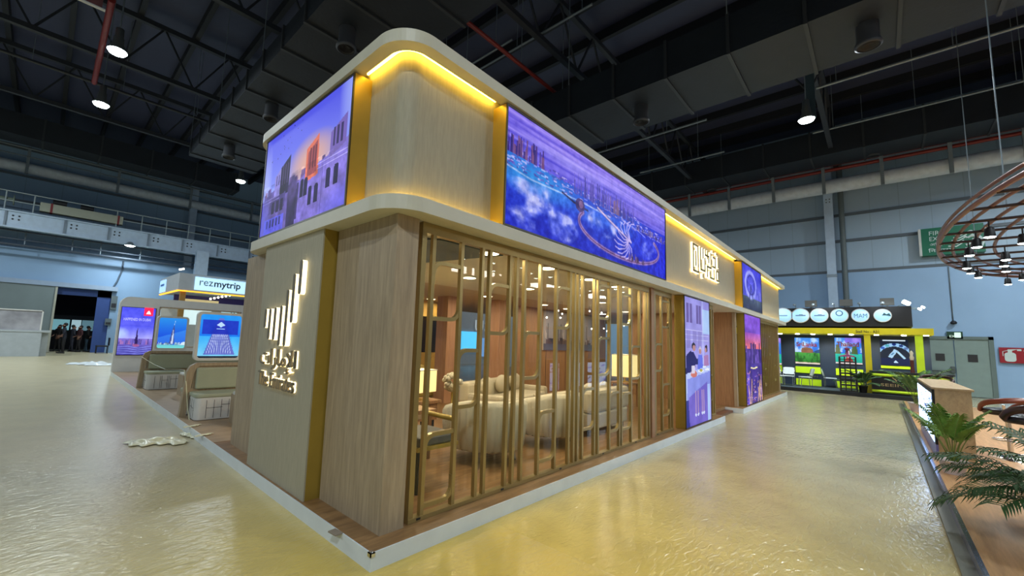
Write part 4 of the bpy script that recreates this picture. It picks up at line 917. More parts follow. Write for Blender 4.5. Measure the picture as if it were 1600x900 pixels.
# sofas
def sofa(name, lab, W, D, mt, loc, rz, cushions=2):
    t = thing(name, lab, 'sofa', (0, 0, 0))
    MB().prism(rrect(-W/2, -D/2, W/2, D/2, .18), .12, .40).build('base', mt, t, bevel=.03)
    MB().prism(rrect(-W/2, D/2-.24, W/2, D/2, .1), .40, .80).build('backrest', mt, t, bevel=.06)
    for s in (-1, 1): MB().prism(rrect(s*W/2-(.2 if s > 0 else 0), -D/2+.02, s*W/2+(.2 if s < 0 else 0), D/2-.2, .08), .38, .60).build('arm', mt, t, bevel=.05)
    for i in range(cushions):
        w_ = (W-.44)/cushions; x = -W/2+.22+i*w_
        MB().box(x+.01, -D/2, .40, x+w_-.01, D/2-.24, .50).build('seat_cushion', mt, t, bevel=.04)
        MB().sphere((x+w_/2, D/2-.32, .70), .24, 16, 10, (1, .45, .8)).build('back_cushion', mt, t)
    for sx in (-1, 1):
        for sy in (-1, 1): MB().tube([(sx*(W/2-.12), sy*(D/2-.12), 0), (sx*(W/2-.12), sy*(D/2-.12), .13)], .025).build('leg', DARKM, t)
    t.location = loc; t.rotation_euler.z = rz; return t
sofa('sofa', 'long cream curved sofa seen through the middle gold bars', 2.6, .95, CREAMF, (5.2, 3.0, PH), math.radians(15), 3)
sofa('sofa', 'small cream sofa by the glass past the tub armchairs', 1.7, .9, CREAMF, (5.75, 1.35, PH), math.radians(182), 2)
sofa('sofa', 'ochre sofa against the ochre wall under the television', 2.4, .95, mat('ochre_fabric', (.66, .56, .26), .8, bump=.2, bs=80), (4.8, 6.2, PH), 0, 3)
# sideboard with box lamp
def boxlamp(lab, loc, w_=.42, h=.34, rz=0):
    t = thing('table_lamp', lab, 'lamp', (0, 0, 0))
    MB().lathe([(.001, 0), (.1, 0), (.1, .02), (.02, .03), (.015, .2), (.001, .2)], 20).build('stand', GOLD, t)
    MB().box(-w_/2, -w_/2, .14, w_/2, w_/2, .14+h).build('lamp_shade', L_SHADE, t, label='lit cream square shade', bevel=.01)
    MB().ring([(-w_/2-.004, -w_/2-.004), (w_/2+.004, -w_/2-.004), (w_/2+.004, w_/2+.004), (-w_/2-.004, w_/2+.004)], [(-w_/2+.02, -w_/2+.02), (w_/2-.02, -w_/2+.02), (w_/2-.02, w_/2-.02), (-w_/2+.02, w_/2-.02)], .14+h-.005, .14+h+.012).build('shade_rim', WHITEM, t)
    t.location = loc; t.rotation_euler.z = rz
    ld = bpy.data.lights.new('table_lamp_light', 'POINT'); ld.energy = 12; ld.color = (1, .78, .45); ld.shadow_soft_size = .1
    lo = bpy.data.objects.new('table_lamp_light', ld); COL.objects.link(lo); lo.location = Vector(loc)+Vector((0, 0, .14+h+.12)); return t
sb = thing('sideboard', 'wooden sideboard carrying a square lit lamp behind the corner pillar', 'sideboard', (1.9, 2.9, PH))
MB().box(1.25, 2.65, .66, 3.0, 3.1, .71).build('top', OAKD, sb, bevel=.004); MB().box(1.3, 2.7, .38, 2.95, 3.05, .66).build('drawer_case', OAKD, sb)
for x in (1.34, 2.86):
    for y in (2.72, 2.98): MB().box(x, y, PH, x+.05, y+.05, .38).build('leg', DARKM, sb)
MB().box(1.5, 2.685, .42, 2.1, 2.7, .63).build('drawer_front', OAK, sb); MB().box(2.15, 2.685, .42, 2.75, 2.7, .63).build('drawer_front', OAK, sb)
pl = GY(652, 602, 2.88); boxlamp('square lit box lamp on the wooden sideboard seen past the corner pillar', (pl.x, 2.88, .71), .46, .36, .15)
pl = GY(976, 584, 2.2); sd = thing('side_table', 'small wooden side table carrying a box lamp at the right side of the lounge', 'table', (pl.x, 2.2, PH))
MB().box(pl.x-.3, 1.9, .74, pl.x+.3, 2.5, .78).build('top', OAKD, sd, bevel=.004)
for sx in (-.26, .22):
    for sy in (1.94, 2.42): MB().box(pl.x+sx, sy, PH, pl.x+sx+.04, sy+.04, .74).build('leg', OAKD, sd)
boxlamp('square lit box lamp on the small table at the right side of the lounge', (pl.x, 2.2, .78), .5, .58)
# flower pouf ball
p = GZ(707, 612, .95); p = Vector((2.75, 2.25, 0))
fl = thing('ruffled_cushion', 'round ruffled cream cushion ball on a slim stand before the sideboard', 'cushion', (p.x, p.y, PH))
v = GY(707, 597, p.y); b = MB(); rr = random.Random(3); p = Vector((v.x, p.y, 0)); fl.location = (p.x, p.y, PH); OFF[fl.name] = (p.x, p.y, PH)
for i in range(46):
    th = rr.uniform(0, 2*PI); ph = math.acos(rr.uniform(-1, 1)); n_ = Vector((math.sin(ph)*math.cos(th), math.sin(ph)*math.sin(th), math.cos(ph)))
    b.sphere(Vector((p.x, p.y, v.z))+n_*.125, .05, 8, 5, (1, 1, .8))
b.build('ruffles', CREAMF, fl); MB().tube([(p.x, p.y, PH+.02), (p.x, p.y, v.z-.1)], .015).lathe([(.001, .0), (.14, 0), (.14, .02), (.001, .02)], 20, (p.x, p.y, PH)).build('stand', GOLD, fl)
# side chair with gold frame and grey seat
sc_ = thing('side_chair', 'gold framed chair with a grey padded seat just behind the first bars', 'chair', (1.25, 1.0, PH))
MB().box(.98, .72, .60, 1.52, 1.28, .70).build('seat', mat('grey_seat', (.36, .35, .33), .6), sc_, bevel=.02)
MB().box(.96, .70, .56, 1.54, 1.30, .60).build('seat_frame', GOLD, sc_)
for x in (.97, 1.49):
    for y in (.71, 1.25): MB().tube([(x+.02, y+.02, PH), (x+.02, y+.02, .57 if x < 1.2 else .84)], .02, 6, .026).build('leg', DARKM, sc_, label='dark leg with gold tip')
MB().tube([(1.51, .73, .84), (1.51, 1.27, .84)], .03, 8).build('back_rail', GOLD, sc_)
dt = thing('dining_table', 'wooden table behind the gold framed chair near the corner pillar', 'table', (1.6, 1.9, PH))
MB().box(1.05, 1.62, .74, 2.0, 2.3, .79).build('top', OAKD, dt, bevel=.005)
for x in (1.1, 1.9):
    for y in (1.66, 2.2): MB().box(x, y, PH, x+.05, y+.05, .74).build('leg', OAKD, dt)

# ============================================================ OPEN LEFT PART OF THE STAND
bd = thing('backdrop_wall', 'white rounded backdrop wall with a long window opening at the far left of the stand', 'wall panel', (2.5, 16.9, PH))
W_, H_ = 5.4, 2.72
outer = rrect(0, 0, W_, H_, .3, 8, (.02, .02, .3, .3)); 
mb = MB(); ox0, ox1, oy0, oy1 = 1.16, 4.0, .9, 2.42
FB = FY(.0, 16.9, PH)
# frame made of four slabs round the opening
mb.prism([(0, 0), (ox0, 0), (ox0, H_)] + [(.3-.3*math.sin(t), H_-.3+.3*math.cos(t)) for t in np.linspace(0, PI/2, 8)], -.28, 0)
mb.prism([(ox1, 0), (W_, 0), (W_, H_), (ox1, H_)], -.28, 0); mb.prism([(ox0, 0), (ox1, 0), (ox1, oy0), (ox0, oy0)], -.28, 0); mb.prism([(ox0, oy1), (ox1, oy1), (ox1, H_), (ox0, H_)], -.28, 0)
mb.build('wall_body', WHITEM, bd, fr=FB)
MB().ring(rrect(ox0-.01, oy0, ox1+.01, oy1+.01, .12), rrect(ox0+.03, oy0+.03, ox1-.03, oy1-.03, .1), -.29, .01).build('opening_trim', OAK, bd, fr=FB)
def pic_khalifa():
    p = Pic(56, 96, (.34, .36, .95), (.50, .50, .95)); n = p.noise((6, 8), 1); p.grad(.34, .62, (.70, .70, 1), (.36, .38, .95)); p.ell(.0, .45, .3, .14, (.75,.85,1), .8, 1)
    p.grad(0, .34, (.30, .28, .66), (.55, .48, .85)); p.sky(0, 1, .22, .0, .12, 50, [(.35,.30,.6),(.7,.5,.75),(.5,.45,.85)], 3, .8, .02, .05)
    p.poly([(.47,.2),(.5,.45),(.52,.62),(.54,.45),(.58,.2)], (.24,.18,.44)); p.ell(.52, .2, .1, .03, (.75,.45,.65), .8)
    for k in range(4): p.line([(.0,.16-.04*k),(.3,.18-.05*k),(.6,.14-.04*k),(1,.19-.05*k)], .008, (.6,.66,1), .7, .6)
    p.c += ((n-.5)*.16)[..., None]; return p
lb = lit_screen('light_box_poster', 'tall lit purple poster of a needle tower on the white backdrop at far left', 'poster', FY(.05, 16.86, .72), 1.02, 1.76, .06, pic_khalifa(), side=WHITEM, m=SCRL)
MB().box(.78, .0, .0, .995, 1, 1).build('x', WHITEM) if False else None
MB().prism([(.66, 1.46), (.93, 1.46), (.93, 1.765), (.66, 1.765)], .001, .006).build('red_label', emit('label_red', (1, .12, .30), 1.0, False), lb, fr=FY(.05, 16.86, .72))
MB().prism([(.72, 1.52), (.87, 1.52), (.84, 1.6), (.795, 1.66), (.75, 1.6)], .006, .01).build('label_emblem', emit('label_white', (1, .85, .9), 1.0, False), lb, fr=FY(.05, 16.86, .72))
text('HAPPENED IN DUBAI', .1, FY(.15, 16.85, 1.98), emit('poster_type', (.72, .72, 1), 1.0, False), 'lettering', lb, width=.78, height=.1, ext=.002)
def pic_sail():
    p = Pic(50, 56, (.20, .60, .92), (.08, .22, .86)); p.poly([(1,.0),(0,.2),(0,.34),(1,.62)], (.34,.66,.96), .5); p.sky(0, 1, .1, .02, .1, 40, [(.55,.70,.80),(.8,.88,.9),(.4,.5,.6)], 5, .8, .02, .06)
    p.grad(0, .1, (.50, .88, .86), (.45, .80, .85)); p.poly([(.42,.14),(.47,.5),(.56,.82),(.58,.5),(.60,.14)], (.30, .36, .62)); p.poly([(.48,.14),(.54,.7),(.565,.14)], (.80, .86, .96)); p.line([(.555,.78),(.565,.9)], .008, (.9,.95,1)); p.poly([(.8,.1),(.9,.2),(1,.22),(1,.1)], (.85,.92,.96)); return p
def pic_tower_up():
    p = Pic(50, 66, (.16, .62, .95), (.06, .38, .92)); n = p.noise((6, 6), 3); p.grad(.0, .5, (.55, .84, .96), (.25, .70, .97))
    p.poly([(.14,.08),(.32,.62),(.44,.92),(.56,.92),(.68,.62),(.9,.08)], (.42, .46, .80)); p.rect(.06, .55, .94, .88, (.12, .20, .74), .85)
    for i in range(11): x = .2+.06*i; p.line([(x, .1), (.5+(x-.5)*.55, .54)], .008, (.82,.88,1), .8)
    for i in range(7): p.line([(.15+.02*i, .12+.06*i), (.85-.02*i, .12+.06*i)], .004, (.35,.42,.7), .6)
    p.poly([(.5,.70),(.6,.77),(.5,.84),(.4,.77)], (.74,.86,1)); p.rect(.40,.66,.6,.675,(.7,.85,1)); p.grad(0, .05, (.08,.10,.14), (.2,.3,.4)); p.c += ((n-.5)*.1)[..., None]; return p
def roundbox(lab, x0, x1, z0, z1, y, pic):
    W, H = x1-x0, z1-z0; t = thing('light_box_poster', lab, 'poster', ((x0+x1)/2, y, z0)); F_ = FY(x0, y-.06, z0)
    MB().prism(rrect(0, 0, W, H, .08), -.12, -.02).ring(rrect(0, 0, W, H, .08), rrect(.05, .05, W-.05, H-.05, .05), -.02, 0).build('rounded_frame', WHITEM, t, fr=F_)
    panel_grid(pic, 'display', SCRL, F_ @ Matrix.Translation((.05, .05, -.015)), W-.1, H-.1, t); return t
def line_art(parent, fr, W, H, seed):
    r = random.Random(seed); b = MB(); x = .06
    while x < W-.05:
        b.box(x, .02, 0, x+.006, H-.02, .002)
        if r.random() < .45: z = r.uniform(.15, H-.1); b.box(x, z, 0, min(W-.02, x+.14), z+.006, .002); x += .12
        else: x += r.choice((.035, .035, .12))
    b.build('line_pattern', LINEM, parent, fr=fr)
def bench(lab, y, x0=.04, x1=2.6, cover=None):
    t = thing('bench', lab, 'bench', ((x0+x1)/2, y, PH))
    MB().prism([(0, 0), (.1, 0), (.16, .8), (.24, .93), (x1-x0, .93), (x1-x0, .99), (.2, .99), (.1, .93), (.05, .82)], -.06, .06).build('side_frame', OAK, t, fr=FY(x0, y, PH))
    MB().box(x0+.12, y-.05, PH+.42, x1, y+.05, PH+.52).box(x0+.16, y-.03, PH+.5, x1, y+.03, PH+.95).build('back_board', OAK, t)
    MB().box(x0+.2, y-.11, PH+.50, x1, y-.03, PH+.90).build('back_cushion', SAGE, t, bevel=.03); MB().box(x0+.2, y+.03, PH+.50, x1, y+.11, PH+.90).build('back_cushion', SAGE, t, bevel=.03)
    for s in (-1, 1):
        ya, yb = (y-.62, y-.08) if s < 0 else (y+.08, y+.62)
        bx = MB().prism(rrect(x0+.12, ya, x0+.95, yb, .1), PH+.01, PH+.40).build('seat_box', WHITEM, t, bevel=.01); MB().prism(rrect(x0+.10, ya-.01, x0+.97, yb+.01, .1), PH+.40, PH+.47).build('seat_cushion', SAGE, t, bevel=.02)
        if s < 0: line_art(bx, FY(x0+.22, ya-.003, PH+.02), .66, .36, int(y*10)); 
        line_art(bx, FX(x0+.117, yb-.08, PH+.02), .36, .36, int(y*7)+s)
        MB().prism(rrect(x0+.12, ya+.01, x0+.95, yb-.01, .1), PH, PH+.012).build('plinth', LINEM, bx)
    return t
def side_table(lab, x, y):
    t = thing('side_table', lab, 'table', (x, y, PH))
    MB().prism(rrect(x-.0, y-.28, x+.6, y+.28, .12), PH+.50, PH+.54).build('top', WHITEM, t); MB().box(x+.0, y-.26, PH, x+.05, y+.26, PH+.5).build('side_panel', OAK, t)
    MB().box(x+.05, y-.24, PH+.32, x+.58, y+.24, PH+.36).build('shelf', OAK, t); MB().box(x+.12, y-.27, PH, x+.58, y+.2, PH+.31).build('drum_base', SAGE, t, bevel=.03); return t
bench('nearer back to back bench with sage cushions and line patterned seat boxes', 6.6)
bench('farther back to back bench with sage cushions by the white backdrop', 11.6)
bx_ = GZ(344, 668, PH); side_table('near oak side table half hidden behind the oak pillar', .60, 5.35)
side_table('far oak side table with white top between the two benches', .62, 9.6)
roundbox('lit blue poster in a rounded white frame on the nearer bench back', .17, .98, 1.16, 2.10, 6.6, pic_tower_up())
roundbox('lit blue poster of a sail shaped tower on the farther bench back', .32, 1.06, 1.15, 2.09, 11.6, pic_sail())
# tape between the benches
a, c_, e_ = Vector((.1, 11.5, 1.0)), Vector((.6, 8.6, .66)), Vector((.2, 6.45, .66))
b = MB(); pts = [Vector(GY(x_, y_, Y)) for x_, y_, Y in ((222, 558, 11.5), (240, 569, 10.4), (258, 577, 9.6), (280, 577, 8.3), (288, 578, 6.7), (291, 600, 6.5), (293, 640, 6.45), (298, 668, 6.0))]
b.tube(pts, .012, 4, flat=(1, .3)); b.build('cordon_tape', PLAST, None, 'white tape slung from the far bench over to the near bench', 'tape')
# wrap on the kerb and film on the floor
def film(lab, c, L, Wd, seed, h=.1, mt=PLAST, rz=0):
    r = random.Random(seed); nx, ny = 26, 12; vs = []
    for i in range(nx+1):
        for j in range(ny+1):
            u, v = i/nx-.5, j/ny-.5; wd = Wd*(.45+.55*math.sin(PI*(i+1)/(nx+2)))*(1+.3*math.sin(i*1.1+seed)); 
            z = h*.8*(.5+.5*math.sin(i*.55+seed+j*.35)*math.cos(j*.9+i*.2))*math.exp(-((u*2.4)**2))*(1-abs(v)*1.6 if abs(v) < .5 else 0)
            vs.append((u*L, v*wd+.12*math.sin(i*.35+seed)*Wd, max(.006, z+.012+r.uniform(0, .003))))
    fs = [(i*(ny+1)+j, (i+1)*(ny+1)+j, (i+1)*(ny+1)+j+1, i*(ny+1)+j+1) for i in range(nx) for j in range(ny)]
    M_ = Matrix.Translation(c) @ Matrix.Rotation(rz, 4, 'Z'); b = MB(); b.add([M_ @ Vector(v) for v in vs], fs, True); o = b.build('plastic_film', mt, None, lab, 'plastic film'); sd2 = o.modifiers.new('smooth', 'SUBSURF'); sd2.levels = sd2.render_levels = 1
    s_ = o.modifiers.new('thickness', 'SOLIDIFY'); s_.thickness = .006; s_.offset = 1; return o
film('crumpled yellowish plastic film lying on the floor by the kerb at left', GZ(246, 692, 0), .85, .42, 2, .12, rz=-.6)
film('white crumpled wrap on the floor near the far white backdrop', GZ(146, 570, 0), 1.9, .9, 5, .3, WHITE, rz=-.7)
film('strip of clear wrap at the kerb below the near bench', GZ(308, 680, 0)+Vector((-.12, 0, 0)), .55, .12, 8, .06, rz=-1.4)
for i, (x_, y_) in enumerate(((318, 681), (300, 667))): film(('left', 'right')[1-i]+' scrap of pale wrap on the platform beside the near bench', GZ(x_, y_, PH)+Vector((0, 0, 0)), .3, .09, 11+i, .02, rz=.4)

# ---- travel stand behind (white header, amber light line)
tvl = thing('travel_stand', 'white travel stand with rezmytrip header and amber light line behind the backdrop', 'exhibition stand', (6, 24, 0))
X0 = 2.59; Y0 = 22; Yb = 26.6; X1 = 11.0
MB().box(X0, Y0, 3.66, X1, Yb, 4.52).build('header_box', mat('stand_header_white', (.66, .68, .70), .55), tvl)
MB().box(X0-.03, Y0-.03, 3.60, X1, Y0+.05, 3.66).box(X0-.03, Y0, 3.60, X0+.05, Yb+.05, 3.66).build('light_line', L_AMB, tvl)
sgn = MB().box(3.25, Y0-.05, 3.74, 5.72, Y0, 4.40).build('sign_face', emit('sign_face_blue', (.72, .88, .98), 1.0, False), tvl)
MB().box(X0-.05, 25.1, 3.72, X0, 26.55, 4.40).build('sign_face', emit('sign_face_pale', (.66, .82, .98), .85, False), tvl)
text('rez', .5, FY(3.45, Y0-.055, 3.98), mat('sign_type_grey', (.40, .46, .50), .6), 'lettering', tvl, width=.60, height=.25)
text('mytrip', .5, FY(4.10, Y0-.055, 3.86), mat('sign_type_dark', (.16, .20, .26), .6), 'lettering', tvl, width=1.24, height=.44, bold=.008)
text('rezmytrip', .3, FX(X0-.055, 26.3, 4.0), mat('sign_type_blue', (.25, .42, .65), .6), 'lettering', tvl, width=1.0, height=.22)
MB().box(2.72, Y0+.1, .0, 2.95, Y0+.3, 3.6).build('corner_post', mat('amber_post', (.60, .45, .20), .5), tvl)
MB().box(2.9, 24.5, 2.8, 9, 24.6, 3.6).build('panel', mat('purple_panel', (.20, .16, .42), .5), tvl); MB().box(3.1, Y0+.8, 2.95, 4.6, Y0+.9, 3.3).build('panel', emit('cream_lit', (.86, .80, .60), .5, False), tvl)
MB().box(2.7, 26.4, 0, 11, 26.5, 2.9).build('rear_wall', WHITEM, tvl)
for i, (xa, xb, za, zb_, cc) in enumerate(((3.2, 4.6, 2.0, 2.9, (.80, .90, .92)), (5.1, 6.9, 2.0, 2.9, (.66, .86, .92)), (7.2, 8.6, 1.0, 2.9, (.30, .55, .95)))):
    MB().box(xa, 24.0, za, xb, 24.1, zb_).build('lit_graphic', emit('lit_graphic_%d' % i, cc, .9, False), tvl)
fr_ = MB()
for x in (4.3, 4.42, 4.9, 5.02, 5.6, 5.72): fr_.box(x, 19.4, PH*0, x+.05, 19.45, 2.6)
for z in (.9, 1.35, 1.8, 2.2): fr_.box(4.3, 19.4, z, 5.72, 19.45, z+.05)
fr_.build('divider_frame', DARKM, tvl); MB().box(4.3, 19.6, .6, 5.7, 19.65, 2.5).build('divider_panel', emit('divider_lit', (.70, .84, .88), .55, False), tvl)
for i in range(6):
    p = GY(329+i*6, 467-i*1.1, 23.0); MB().sphere(p, .055, 8, 6).build('bulb', L_SPOT, tvl)
b = GY(287, 421, 22.0); MB().tube([b+Vector((-.18, 0, -.03)), b+Vector((.02, 0, .03))], .04, 8).build('header_spotlight', L_SPOT, tvl)
# dark blue stand interior seen deep through the glass lounge
un = thing('rear_stand', 'bright blue lit stand with tall pale lettering seen through the lounge', 'exhibition stand', (17, 18, 0))
MB().box(11, 17.6, 0, 24, 17.9, 4.0).build('back_wall', mat('rear_stand_grey', (.62, .62, .64), .6), un)
g_ = lambda x: GY(x, 520, 17.5).x
for i, (xa, xb, za, zb_, cc) in enumerate(((g_(722), g_(748), .9, 2.3, (.35, .78, .98)), (g_(752), g_(764), .6, 1.9, (.40, .55, .75)), (g_(767), g_(776), .9, 2.1, (.5, .75, .95)), (g_(812), g_(830), .9, 2.1, (.5, .75, .95)))):
    MB().box(xa, 17.5, za, xb, 17.58, zb_).build('lit_graphic', emit('rear_graphic_%d' % i, cc, 1.0, False), un)
text('USSO', 1.0, FY(g_(742), 17.5, 2.35), emit('rear_type', (.72, .74, .76), .6, False), 'lettering', un, width=g_(790)-g_(742), height=.8)

# ---- crates and people at the gateway
q = GZ(26, 557, 0)
cr = MB(); cr.box(q.x-1.5, q.y, 0, q.x+.78, q.y+.9, 1.28); cr.box(q.x-1.55, q.y-.03, 1.28, q.x+1.1, q.y+1.0, 1.38); cr.box(q.x+.78, q.y+.3, 0, q.x+1.05, q.y+.9, 1.28)
t_ = thing('packing_crate', 'large grey white crate standing before the sliding door at far left', 'crate', (q.x, q.y+.4, 0)); cr.build('crate_body', mat('crate_grey', (.66, .69, .70), .6, var=.06), t_)
t_ = thing('display_case', 'clear wrapped case of goods standing on top of the grey white crate', 'case', (q.x-.2, q.y+.4, 1.38)); MB().box(q.x-1.4, q.y+.05, 1.38, q.x+.72, q.y+.85, 2.4).build('wrapped_goods', mat('wrapped_goods', (.60, .60, .62), .3, var=.3, vs=1.6), t_)
b = MB()
for xx in (q.x-1.42, q.x+.68): b.box(xx, q.y+.0, 1.38, xx+.06, q.y+.9, 2.44)
b.box(q.x-1.42, q.y, 2.40, q.x+.74, q.y+.9, 2.45).build('case_edge', WHITEM, t_)
def person(lab, loc, rz, top, legs, h=1.74, arm=0.35, lean=0.0, seed=0):
    t = thing('person', lab, 'person', (0, 0, 0)); k = h/1.74
    J = {'pel': (0, 0, .95), 'sp': (0, lean*.3, 1.15), 'ch': (0, lean*.6, 1.36), 'ne': (0, lean, 1.50), 'he': (0, lean+.02, 1.62), 'ht': (0, lean+.02, 1.70),
         'sl': (-.19, lean*.8, 1.43), 'sr': (.19, lean*.8, 1.43), 'el': (-.27, lean+.02, 1.15), 'er': (.27, lean-.03, 1.15), 'wl': (-.22, lean+arm*.7, .98), 'wr': (.26, lean+arm, 1.02),
         'hl': (-.09, 0, .90), 'hr': (.09, 0, .90), 'kl': (-.11, .03, .50), 'kr': (.12, -.02, .50), 'al': (-.12, -.04, .09), 'ar': (.14, .02, .09), 'tl': (-.13, .15, .04), 'tr': (.17, .2, .04)}
    R = {'pel': .13, 'sp': .12, 'ch': .15, 'ne': .06, 'he': .1, 'ht': .07, 'sl': .075, 'sr': .075, 'el': .05, 'er': .05, 'wl': .032, 'wr': .032, 'hl': .10, 'hr': .10, 'kl': .065, 'kr': .065, 'al': .045, 'ar': .045, 'tl': .035, 'tr': .035}
    E = [('pel','sp'),('sp','ch'),('ch','ne'),('ne','he'),('he','ht'),('ch','sl'),('ch','sr'),('sl','el'),('sr','er'),('el','wl'),('er','wr'),('pel','hl'),('pel','hr'),('hl','kl'),('hr','kr'),('kl','al'),('kr','ar'),('al','tl'),('ar','tr')]
    for s, wj in (('l', 'wl'), ('r', 'wr')):
        wx, wy, wz = J[wj]; J['p'+s] = (wx, wy+.05, wz-.02); R['p'+s] = .03; E.append((wj, 'p'+s))
        for i in range(4):
            dx = (i-1.5)*.019; J['f%s%da' % (s, i)] = (wx+dx, wy+.10, wz-.03); J['f%s%db' % (s, i)] = (wx+dx, wy+.13+.01*(1.5-abs(i-1.5)), wz-.06); R['f%s%da' % (s, i)] = .009; R['f%s%db' % (s, i)] = .008
            E += [('p'+s, 'f%s%da' % (s, i)), ('f%s%da' % (s, i), 'f%s%db' % (s, i))]
        J['th'+s] = (wx+(.04 if s == 'l' else -.04), wy+.07, wz-.01); R['th'+s] = .01; E.append(('p'+s, 'th'+s))
    names = list(J); me = bpy.data.meshes.new('body'); me.from_pydata([tuple(c*k for c in J[n_]) for n_ in names], [(names.index(a), names.index(b_)) for a, b_ in E], [])
    me.materials.append(mat('skin_shade', (.50, .36, .29), .6)); me.materials.append(top); me.materials.append(legs)
    o = bpy.data.objects.new('body', me); COL.objects.link(o); o.parent = t; OFF[o.name] = (0, 0, 0)
    sk = o.modifiers.new('skin', 'SKIN'); sk.use_smooth_shade = True; sub = o.modifiers.new('sub', 'SUBSURF'); sub.levels = sub.render_levels = 1
    for i, n_ in enumerate(names): o.data.skin_vertices[0].data[i].radius = (R[n_]*k, R[n_]*k*(.75 if n_ in ('ch', 'sp', 'pel') else 1)); o.data.skin_vertices[0].data[i].use_root = n_ == 'pel'
    bpy.context.view_layer.update(); dg = bpy.context.evaluated_depsgraph_get(); m2 = bpy.data.meshes.new_from_object(o.evaluated_get(dg)); o.modifiers.clear(); o.data = m2
    for p_ in m2.polygons:
        c = sum((m2.vertices[i].co for i in p_.vertices), Vector())/len(p_.vertices); z = c.z/k
        p_.material_index = 0 if (z > 1.50 or (abs(c.x) > .0 and c.y > lean+arm*.55 and z > .8 and z < 1.1)) else (1 if z > .88 else 2)
    b = MB(); b.sphere((0, (lean-.03)*k, 1.675*k), .104*k, 14, 9, (.92, .98, .98)); b.build('hair', mat('dark_hair', (.05, .04, .04), .7), t)
    b = MB(); b.sphere((0, (lean+.125)*k, 1.61*k), .016*k, 8, 6, (1, 1.3, 1.6)); b.sphere((-.1*k, (lean+.02)*k, 1.61*k), .022*k, 8, 6, (.5, 1, 1.4)); b.sphere((.1*k, (lean+.02)*k, 1.61*k), .022*k, 8, 6, (.5, 1, 1.4)); b.build('nose_and_ears', MATS['skin_shade'], t)
    b = MB(); 
    for s, a in ((-1, 'tl'), (1, 'tr')): x, y, z = J[a]; b.prism(rrect((x-.05)*k, (y-.24)*k, (x+.05)*k, (y+.06)*k, .04), 0, .07*k)
    b.build('shoes', BLACK, t, bevel=.01)
    t.location = loc; t.rotation_euler.z = rz; return t
DKN = mat('dark_navy_cloth', (.10, .11, .16), .8); DKB = mat('black_cloth', (.07, .06, .07), .8); MAR = mat('maroon_cloth', (.22, .08, .10), .8); JEA = mat('faded_jeans', (.26, .36, .44), .8)
for i, (x_, y_, tp, lg, rz, lab, h, ln) in enumerate(((97, 552, DKN, DKB, 1.6, 'person in dark jacket standing at the gateway, front left one', 1.82, .04), (88, 549, DKB, DKB, 2.4, 'person in black standing at the left edge of the gateway opening', 1.7, .0),
     (110, 549.5, DKN, DKN, -1.2, 'person in dark clothes standing just behind the front person at the gateway', 1.72, .0), (121, 550, MAR, DKB, 2.0, 'person in maroon top standing in the middle of the gateway', 1.7, .0), (133, 549.5, DKB, JEA, -1.4, 'person in black top and jeans left of the rightmost one at the gateway', 1.68, .03), (146, 550, DKB, JEA, 1.3, 'person in black jacket and faded jeans at the right of the gateway', 1.78, .05))):
    person(lab, GZ(x_, y_, 0), rz, tp, lg, h, .10, ln)
q = GZ(158, 552, 0); q.y = min(q.y, LY-.7); ch = thing('visitor_chair', 'dark chair standing at the right jamb of the gateway', 'chair', q)
MB().box(q.x-.3, q.y-.3, .42, q.x+.3, q.y+.3, .50).build('seat', BLACK, ch, bevel=.02); MB().box(q.x+.28, q.y-.3, .50, q.x+.34, q.y+.3, 1.0).build('backrest', BLACK, ch, bevel=.02)
for sx in (-.27, .27):
    for sy in (-.27, .27): MB().tube([(q.x+sx, q.y+sy, 0), (q.x+sx, q.y+sy, .42)], .02).build('leg', BLACK, ch)
for i, (x_, y_, lab) in enumerate(((178, 473, 'grey louvred vent box on the wall left of the white backdrop'), (169, 503, 'small wall switch box below the vent right of the gateway'))):
    p = GY(x_, y_, LY-.1); t_ = thing('wall_box', lab, 'wall box', p); hh = .45 if i == 0 else .22; MB().box(p.x-.16, LY-.12, p.z-hh, p.x+.16, LY-.02, p.z+hh).build('case', mat('wallbox_grey', (.35, .40, .42), .5), t_)
    MB().box(p.x-.12, LY-.14, p.z-hh*.7, p.x+.12, LY-.12, p.z-hh*.1).build('grille', DARKM, t_)
b = MB(); b.tube([GY(x_, y_, LY-.08) for x_, y_ in ((193, 408), (191, 422), (183, 440), (175, 452))], .05, 6); b.build('cable', mat('cable_grey', (.28, .34, .40), .6), None, 'grey cable curving down the left wall to the gateway corner', 'cable')

# ============================================================ BLACK AND YELLOW STAND (A31)
XB, XF = 24.3, 22.4
st = thing('exhibition_stand', 'black and yellow travel stand with round logos against the right wall', 'exhibition stand', (23.5, 0, 0))
DKF = mat('slate_carpet', (.20, .25, .29), .8)
MB().box(XF-.35, -4.9, 0, XB+.5, 4.5, .16).build('platform', DKF, st); MB().box(XF-.38, -4.9, 0, XF-.35, 4.5, .15).build('platform_edge', mat('edge_black', (.05, .06, .08), .5), st)
MB().box(XB, GX(1455, 560, XB).y, .16, XB+.1, 4.5, 2.95).build('rear_wall', NAVY, st)
hz0, hz1 = GX(1300, 510, XF+.4).z, GX(1425, 478, XF+.4).z
MB().box(XF+.4, GX(1425, 495, XF+.4).y, hz0-.0, XB+.1, 4.5, hz1).build('header_box', mat('header_black', (.055, .06, .08), .5), st)
gz_t, gz_b = GX(1400, 513, XF).z, GX(1400, 523, XF).z
MB().box(XF, GX(1459, 518, XF).y, gz_b, XB, 4.5, gz_t).build('yellow_beam', YEL, st)
for x_, w_ in ((1357, .2), (1438, .22)):
    y_ = GX(x_, 560, XF+.1).y; MB().box(XF+.05, y_-w_/2, .16, XF+.2, y_+w_/2, gz_b).build('yellow_post', YEL if x_ < 1400 else LIME, st)
